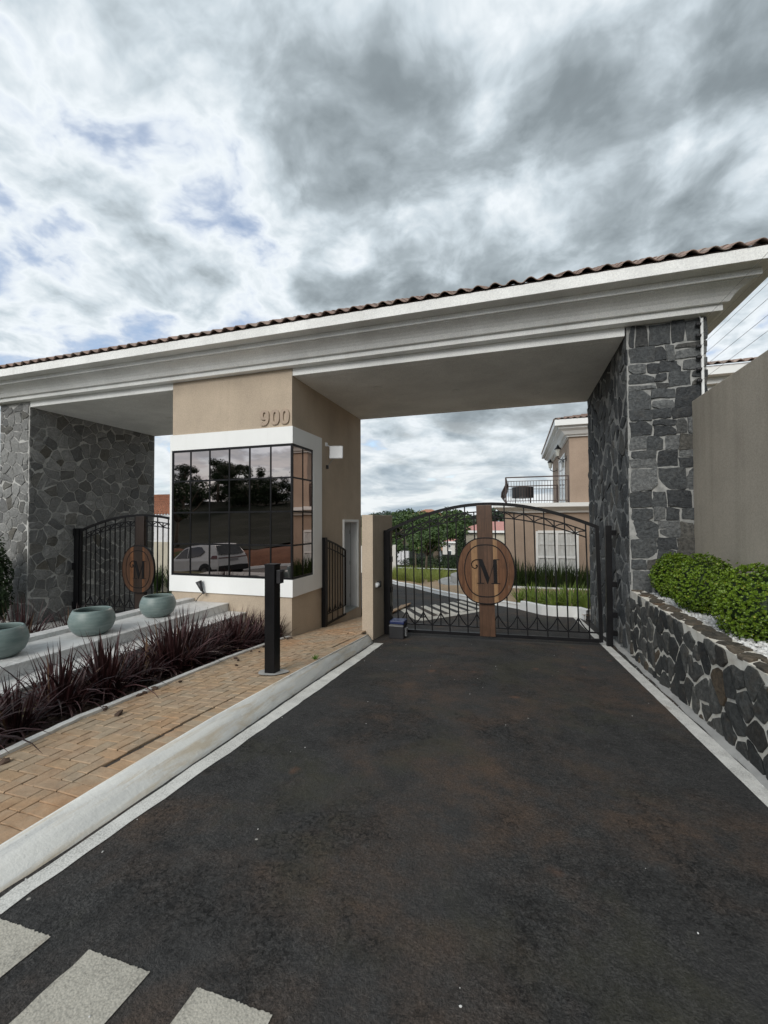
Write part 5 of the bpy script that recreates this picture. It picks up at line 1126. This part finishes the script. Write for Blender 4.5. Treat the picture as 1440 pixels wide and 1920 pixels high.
# ------------------------------------------------------------------ left neighbour behind the exit gate
fn = empty('panel_fence', (-16, 15.0, -1.4), 'pale panel fence topped with white corrugated sheet behind the exit gate', 'fence')
for k in range(24):
    x = -20+k*0.30; MB().box(x+0.004-(-16), x+0.296-(-16), -0.03-0.004*(k % 2), 0.03, -0.4, 2.0).obj('panel', 'beige_panel', fn)
sh_ = MB(); n = 200; sh_.grid([[(-4+8.0*k/n, 0.016*math.sin(k*2.1)+0.0, z) for k in range(n+1)] for z in (2.0, 3.12)]); o = sh_.obj('corrugated_sheet', 'corrugated_white', fn, fix=False, smooth=True)
MB().box(-4, 4, -0.05, 0.05, 3.121, 3.16).obj('cap_rail', 'corrugated_white', fn)
nh = empty('terracotta_house', (-20, 20, -1.4), 'low house with an orange terracotta roof behind the exit gate', 'house')
P_(MB().box(-30, -16.6, 20.0, 27, -2, 1.9).obj('wall', 'beige_panel'), nh)
plain('terracotta', (0.40, 0.19, 0.115), 0.85, var=0.35, scale=7)
wavy('roof', nh, (-30, 19.4, 1.86), (-16.9, 19.4, 1.86), (-21.5, 23.5, 3.35), (-26, 23.5, 3.35), 60, 11, 0.05, 'terracotta', 0.07)
P_(MB().add([(-16.9, 19.4, 1.86), (-16.9, 27.5, 1.86), (-21.5, 23.5, 3.35)], [(0, 1, 2)]).obj('roof_hip', 'terracotta', fix=False), nh)
P_(MB().box(-30, -16.85, 19.35, 19.43, 1.72, 1.855).obj('eave_board', 'white_paint'), nh)
for k, (x, y) in enumerate([(-15.2, 14.4), (-14.6, 14.3), (-13.9, 14.5)]):
    o = link('strap_plant', sd[k], None, None, (x, y, -1.45)); o.scale = (1.1, 1.1, 1.0); tag(o, 'dark green strap leaf plant at the foot of the pale panel fence', 'plant', 'plants before the panel fence')

# ------------------------------------------------------------------ far things behind the gate
rzz = lambda x, y: road_z(x, y)
bwl = empty('boundary_wall', (-12, 30.6, rzz(-9, 30.6)), 'pale end of a boundary wall just right of the beige gate pillar', 'wall')
MB().box(-6, 3.25, -0.1, 0.1, -0.5, 2.05).obj('wall_face', 'pale_wall', bwl); MB().box(3.10, 3.34, -0.16, 0.16, -0.5, 2.15).obj('end_pier', 'pale_wall', bwl)
ff = empty('white_fence', (-14, 46, rzz(-12, 46)), 'white slatted metal fence far down the estate road', 'fence')
for k in range(18): MB().box(-2.9+k*0.30, -2.62+k*0.30, -0.02, 0.02, 0.15, 1.75).obj('panel', 'corrugated_white', ff)
MB().box(-3, 2.55, -0.05, 0.05, 0.0, 0.14).obj('plinth', 'pale_wall', ff)
for k in range(7): MB().box(-3+k*0.9, -2.94+k*0.9, -0.045, -0.021, 0.1, 1.85).obj('post', 'grey_metal', ff)
# pavement edge on the far side of the estate road
o = MB().grid([[(x, y, rzz(x, y)+0.16) for x in np.linspace(-11, 2, 16)] for y in (38.3, 39.2, 40.0)]).obj('far_pavement', 'white_paint', fix=False); tag(o, kind='structure')
o = MB().grid([[(x, y, rzz(x, 46)+0.2) for x in np.linspace(-60, 40, 30)] for y in (40.0, 46, 60, 80)]).obj('verge', 'hill_green', fix=False); tag(o, kind='structure')
b = leaf_ball(5200, 4.2, 0.8, 0.75, 0.09, 123, 0.25, 0.55).obj('hedge', 'tree_leaf_dark', fix=False, loc=(-7.2, 41.2, -2.75)); tag(b, 'low dark hedge along the far side of the estate road', 'hedge')
# trees
tree('street_tree', (-6.07, 29.0, -2.25), 3.9, 1.35, 0.085, crown_of(11, 1.25, 1.7, 2.9, 4, (0.34, 0.55)), 3600, 0.10, 5, 'tree_leaf', 'small leafy tree with a thin pale trunk on the grass island')
tree('sapling', (-6.25, 26.6, -2.05), 2.3, 1.7, 0.045, [(0.2, 0, 1.8, 0.4), (-0.25, 0.1, 1.9, 0.4), (0, 0, 2.2, 0.35)], 420, 0.12, 6, 'tree_leaf', 'thin staked sapling on the grass island left of the leafy tree')
bt = tree('big_tree', (-7.9, 43.0, -3.4), 7.5, 2.9, 0.34, crown_of(24, 3.3, 3.4, 5.6, 8, (0.24, 0.38)), 7600, 0.17, 9, 'tree_leaf', 'wide old tree with a thick trunk beyond the estate road', flat=0.75)
cy_ = empty('cypress', (-5.3, 41.5, -3.1), 'dark columnar cypress beside the far hedge', 'tree'); leaf_ball(2600, 0.50, 0.50, 2.0, 0.10, 55, 0.2, 0.4).obj('crown', 'tree_leaf_dark', cy_, fix=False, loc=(0, 0, 1.9)); MB().tube([(0, 0, -0.2), (0, 0, 0.6)], 0.09).obj('trunk', 'bark', cy_)
def far_house(loc, w, d, h, roof_h, wall, label, roof='pink_roof', wins=()):
    e_ = empty('far_house', loc, label, 'house'); MB().box(-w/2, w/2, -d/2, d/2, -1.5, h).obj('wall', wall, e_)
    rf = MB().add([(-w/2-.4, -d/2-.4, h+.01), (w/2+.4, -d/2-.4, h+.01), (w/2+.4, d/2+.4, h+.01), (-w/2-.4, d/2+.4, h+.01), (-w/2+d*.4, 0, h+roof_h), (w/2-d*.4, 0, h+roof_h)], [(0, 1, 5, 4), (1, 2, 5), (2, 3, 4, 5), (3, 0, 4), (3, 2, 1, 0)]).obj('roof', roof, e_)
    MB().box(-w/2-.42, w/2+.42, -d/2-.42, d/2+.42, h-.25, h+.005).obj('eave', 'white_paint', e_)
    for x, z, ww, hh in wins:
        o = MB().box(x-ww/2, x+ww/2, -d/2-.06, -d/2-.001, z-hh/2, z+hh/2).obj('window', 'white_trim', e_); MB().box(x-ww/2+.1, x+ww/2-.1, -d/2-.08, -d/2-.0605, z-hh/2+.1, z+hh/2-.1).obj('pane', 'house_glass', o)
    return e_
far_house((-12.8, 73, -4.7), 7.0, 6, 2.2, 1.0, 'orange_wall', 'orange walled house with a pink roof glimpsed under the wide old tree', wins=((-2, 1, .9, 1.1), (1.6, 1, .9, 1.1)))
far_house((-8.6, 64, -4.4), 3.6, 5, 2.9, 0.8, 'white', 'white walled house behind the closed parasol', wins=((-0.8, 0.8, .7, 1.6), (0.7, 0.8, .7, 1.6), (-0.8, 2.2, .5, .6), (0.7, 2.2, .5, .6))) if False else far_house((-8.6, 64, -4.4), 3.6, 5, 2.9, 0.8, 'pale_wall', 'white walled house behind the closed parasol', wins=((-0.8, 0.8, .7, 1.6), (0.7, 0.8, .7, 1.6), (-0.8, 2.2, .5, .6), (0.7, 2.2, .5, .6)))
far_house((-1.9, 53, -4.0), 9.0, 7, 4.35, 1.0, 'beige_panel', 'beige house with a pink roof left of the gate plaque', wins=((-2.6, 1.3, .8, 1.2),))
far_house((-18.6, 92, -5.0), 7.0, 7, 7.6, 1.4, 'orange_wall', 'distant house with an orange roof above the tree tops', 'terracotta')
pr_ = empty('closed_parasol', (-8.4, 48, -3.55), 'closed white parasol among the far houses', 'parasol'); MB().lathe([(0.30, 0.35), (0.22, 0.9), (0.09, 1.5), (0.04, 1.62), (0.0, 1.62)], 10).obj('canopy', 'white_paint', pr_, smooth=True); MB().tube([(0, 0, 0), (0, 0, 0.4)], 0.03).obj('pole', 'grey_metal', pr_); MB().lathe([(0.0, 1.62), (0.16, 1.72), (0.16, 1.84), (0.0, 1.94)], 10).obj('finial', 'lamp_glass', pr_, smooth=True)
cb = empty('concrete_bench', (-2.6, 21.0, rzz(-2.6, 21)+0.12), 'low curved pale concrete bench on the sand paving of the island', 'bench')
aa = np.linspace(R_(150), R_(260), 14); b = MB()
b.grid([[(r_*math.cos(a)+1.3, r_*math.sin(a)+0.3, z) for a in aa] for r_, z in ((1.9, -0.1), (1.9, 0.42), (1.45, 0.42), (1.45, -0.1))]); b.obj('seat_wall', 'concrete', cb, fix=False); MB().grid([[(r_*math.cos(a)+1.3, r_*math.sin(a)+0.3, z) for a in aa] for r_, z in ((2.5, -0.1), (2.5, 0.12), (1.91, 0.12))]).obj('step', 'concrete', cb, fix=False)
# tree line
pro1 = tree('far_tree', (-27, 95, -6.0), 9, 3.5, 0.3, crown_of(16, 3.4, 4.2, 8.2, 21, (0.3, 0.5)), 2600, 0.30, 22, 'tree_leaf', 'far tree in the line of trees behind the estate', group='trees behind the estate')
pro2 = tree('far_tree', (-21.5, 99, -6.0), 10, 4.5, 0.3, crown_of(12, 3.8, 5.6, 9.0, 23, (0.26, 0.42)), 2200, 0.30, 24, 'tree_leaf_blue', 'far tree in the line of trees behind the estate', group='trees behind the estate')
rnd = random.Random(19)
for k in range(26):
    x = -48+k*2.9+rnd.uniform(-1, 1); y = rnd.uniform(84, 112); s = rnd.uniform(0.72, 1.1)
    copy_tree(pro1 if k % 2 else pro2, (x, y, -6.2), (s*1.1, s*1.1, s*(1.0+0.15*rnd.random())), rnd.uniform(0, 6.3), 'far tree in the line of trees behind the estate', 'trees behind the estate')
tree('near_left_tree', (-10.3, 33.5, -2.7), 3.4, 1.3, 0.1, crown_of(10, 1.3, 1.7, 2.7, 31, (0.34, 0.5)), 2600, 0.12, 32, 'tree_leaf', 'dense dark green tree behind the pale boundary wall')

# ------------------------------------------------------------------ across the street, seen only in the mirrored glass
gz = ground_z
r1 = tree('gum_tree', (-26, -44, gz(-26, -44)), 11, 5.5, 0.28, crown_of(16, 3.2, 6.2, 10.5, 51, (0.26, 0.42)), 4200, 0.20, 52, 'tree_leaf_dark', 'tall dark tree on the hill mirrored in the booth glass', group='trees on the hill across the street')
r2 = tree('gum_tree', (-20, -50, gz(-20, -50)), 9, 1.6, 0.28, crown_of(20, 4.0, 1.2, 7.6, 53, (0.26, 0.42)), 5000, 0.22, 54, 'tree_leaf_dark', 'bushy dark tree on the hill mirrored in the booth glass', group='trees on the hill across the street')
rnd = random.Random(29)
for k in range(30):
    x = -76+k*1.65+rnd.uniform(-0.6, 0.6); y = -rnd.uniform(43, 58); tall = k in (6, 11, 13, 17, 19, 24); s = rnd.uniform(0.62, 0.74) if tall else rnd.uniform(0.46, 0.60)
    copy_tree(r1 if tall else r2, (x, y, gz(x, y)-0.3), (s*1.15, s*1.15, s), rnd.uniform(0, 6.3), ('tall' if tall else 'bushy')+' dark tree on the hill mirrored in the booth glass', 'trees on the hill across the street')
tree('roadside_tree', (-27.0, -14.5, gz(-27.0, -14.5)+0.1), 8, 2.2, 0.13, crown_of(14, 2.4, 2.8, 6.6, 61, (0.20, 0.34)), 2200, 0.13, 62, 'tree_leaf_dark', 'loose roadside tree mirrored above the white car')
wp = empty('power_line', (-20, -12, 0), 'overhead power line across the street mirrored in the booth glass', 'power line')
for z, dy in ((9.3, 0), (8.8, 0.3), (8.4, -0.3)): MB().tube([(-40+k*6, dy, z-0.5*math.sin(math.pi*(k % 6)/6)) for k in range(16)], 0.02, 4).obj('wire', 'black_plastic', wp)
for x in (-34, 26): MB().tube([(x, 0.6, -2), (x, 0.6, 9.6)], [0.16, 0.11], 8).obj('pole', 'concrete', wp)

# white SUV parked across the street
cx0, cy0 = -15.5, -4.1
suv = empty('parked_suv', (cx0, cy0, street_z(cx0)-0.08), 'white SUV parked on the street, mirrored in the booth glass', 'car'); suv.rotation_euler = (0, -0.105, R_(11)); suv.scale = (1.05, 1.05, 1.05)
prof = [(-2.15, 0.42), (-2.22, 0.60), (-2.18, 0.86), (-1.95, 0.98), (-1.05, 1.06), (-0.55, 1.40), (-0.20, 1.58), (0.30, 1.65), (1.20, 1.64), (1.75, 1.56), (1.95, 1.35), (2.14, 1.05), (2.20, 0.86), (2.22, 0.60), (2.16, 0.40)]
def hwid(z): return 0.90 if z < 0.98 else 0.90-(z-0.98)*0.30
rows = [[(x, s*hwid(z)*f, z) for x, z in prof] for s, f in ((-1, 1), (-1, 0.94), (1, 0.94), (1, 1))]
b = MB(); n = len(prof); L0 = [(x, -hwid(z), z) for x, z in prof]; L1 = [(x, hwid(z), z) for x, z in prof]
b.add(L0+L1, [tuple(range(n)), tuple(reversed(range(n, 2*n)))]+[(k, k+1, n+k+1, n+k) for k in range(n-1)]+[(n-1, 0, n, 2*n-1)])
b.obj('body', 'car_white', suv, bevel=0.05)
for s in (-1, 1):
    sy = lambda z: s*(hwid(z)+0.006)
    def side_patch(name, pts, mat): 
        q = [(x, sy(z), z) for x, z in pts]; q2 = [(x, sy(z)-s*0.03, z) for x, z in pts]; m = len(pts)
        MB().add(q+q2, [tuple(range(m)), tuple(reversed(range(m, 2*m)))]+[(k, (k+1) % m, m+(k+1) % m, m+k) for k in range(m)]).obj(name, mat, suv)
    side_patch('side_window', [(-0.82, 1.10), (-0.42, 1.42), (-0.10, 1.54), (0.10, 1.56), (0.10, 1.08)], 'car_glass'); side_patch('side_window', [(0.16, 1.08), (0.16, 1.56), (0.80, 1.57), (1.10, 1.52), (1.34, 1.30), (1.10, 1.12)], 'car_glass')
    side_patch('sill_trim', [(-2.1, 0.40), (-2.1, 0.50), (2.1, 0.50), (2.1, 0.40)], 'car_black'); side_patch('tail_lamp', [(1.72, 0.98), (1.78, 1.12), (2.12, 1.10), (2.18, 0.96)], 'car_red')
    side_patch('door_handle', [(0.10, 0.98), (0.10, 1.01), (0.32, 1.02), (0.32, 0.99)], 'car_white')
    for x in (-1.38, 1.38):
        side_patch('wheel_arch', [(x+0.43*math.cos(a), 0.36+0.43*math.sin(a)) for a in np.linspace(-0.25, math.pi+0.25, 14)], 'car_black')
        w_ = MB().lathe([(0.20, -0.11), (0.33, -0.11), (0.355, -0.08), (0.355, 0.08), (0.33, 0.11), (0.20, 0.11)], 28).obj('tyre', 'rubber', suv, smooth=True); w_.rotation_euler = (R_(90), 0, 0); w_.location = (x, s*0.82, 0.355)
        r_ = MB().lathe([(0.0, 0.08), (0.06, 0.085), (0.20, 0.09), (0.22, 0.11), (0.22, -0.1)], 28)
        for k in range(5): r_.obox((0.13*math.cos(k*1.2566), 0.13*math.sin(k*1.2566), 0.095), (math.cos(k*1.2566), math.sin(k*1.2566), 0), (-math.sin(k*1.2566), math.cos(k*1.2566), 0), (0, 0, 1), 0.085, 0.022, 0.012)
        r2_ = r_.obj('rim', 'alloy', suv); r2_.rotation_euler = (R_(-90*s), 0, 0); r2_.location = (x, s*0.83, 0.355)
MB().add([(1.80, -0.66, 1.52), (1.80, 0.66, 1.52), (2.12, 0.74, 1.12), (2.12, -0.74, 1.12)], [(0, 1, 2, 3)]).obj('rear_window', 'car_glass', suv).location = (0.035, 0, 0.012)
MB().box(2.14, 2.25, -0.86, 0.86, 0.36, 0.62).obj('rear_bumper', 'car_black', suv, bevel=0.03); MB().box(2.20, 2.235, -0.25, 0.25, 0.82, 0.93).obj('number_plate', 'grey_metal', suv); MB().box(2.175, 2.21, -0.80, 0.80, 0.965, 1.0).obj('tail_lamp_bar', 'car_red', suv)
for s in (-1, 1): MB().tube([(-0.3, s*0.60, 1.60), (0.2, s*0.62, 1.70), (1.3, s*0.62, 1.69), (1.6, s*0.60, 1.61)], 0.018).obj('roof_rail', 'car_black', suv)
MB().add([(-0.62, -0.62, 1.36), (-0.62, 0.62, 1.36), (-1.02, 0.74, 1.09), (-1.02, -0.74, 1.09)], [(0, 1, 2, 3)]).obj('windscreen', 'car_glass', suv).location = (-0.03, 0, 0.03)
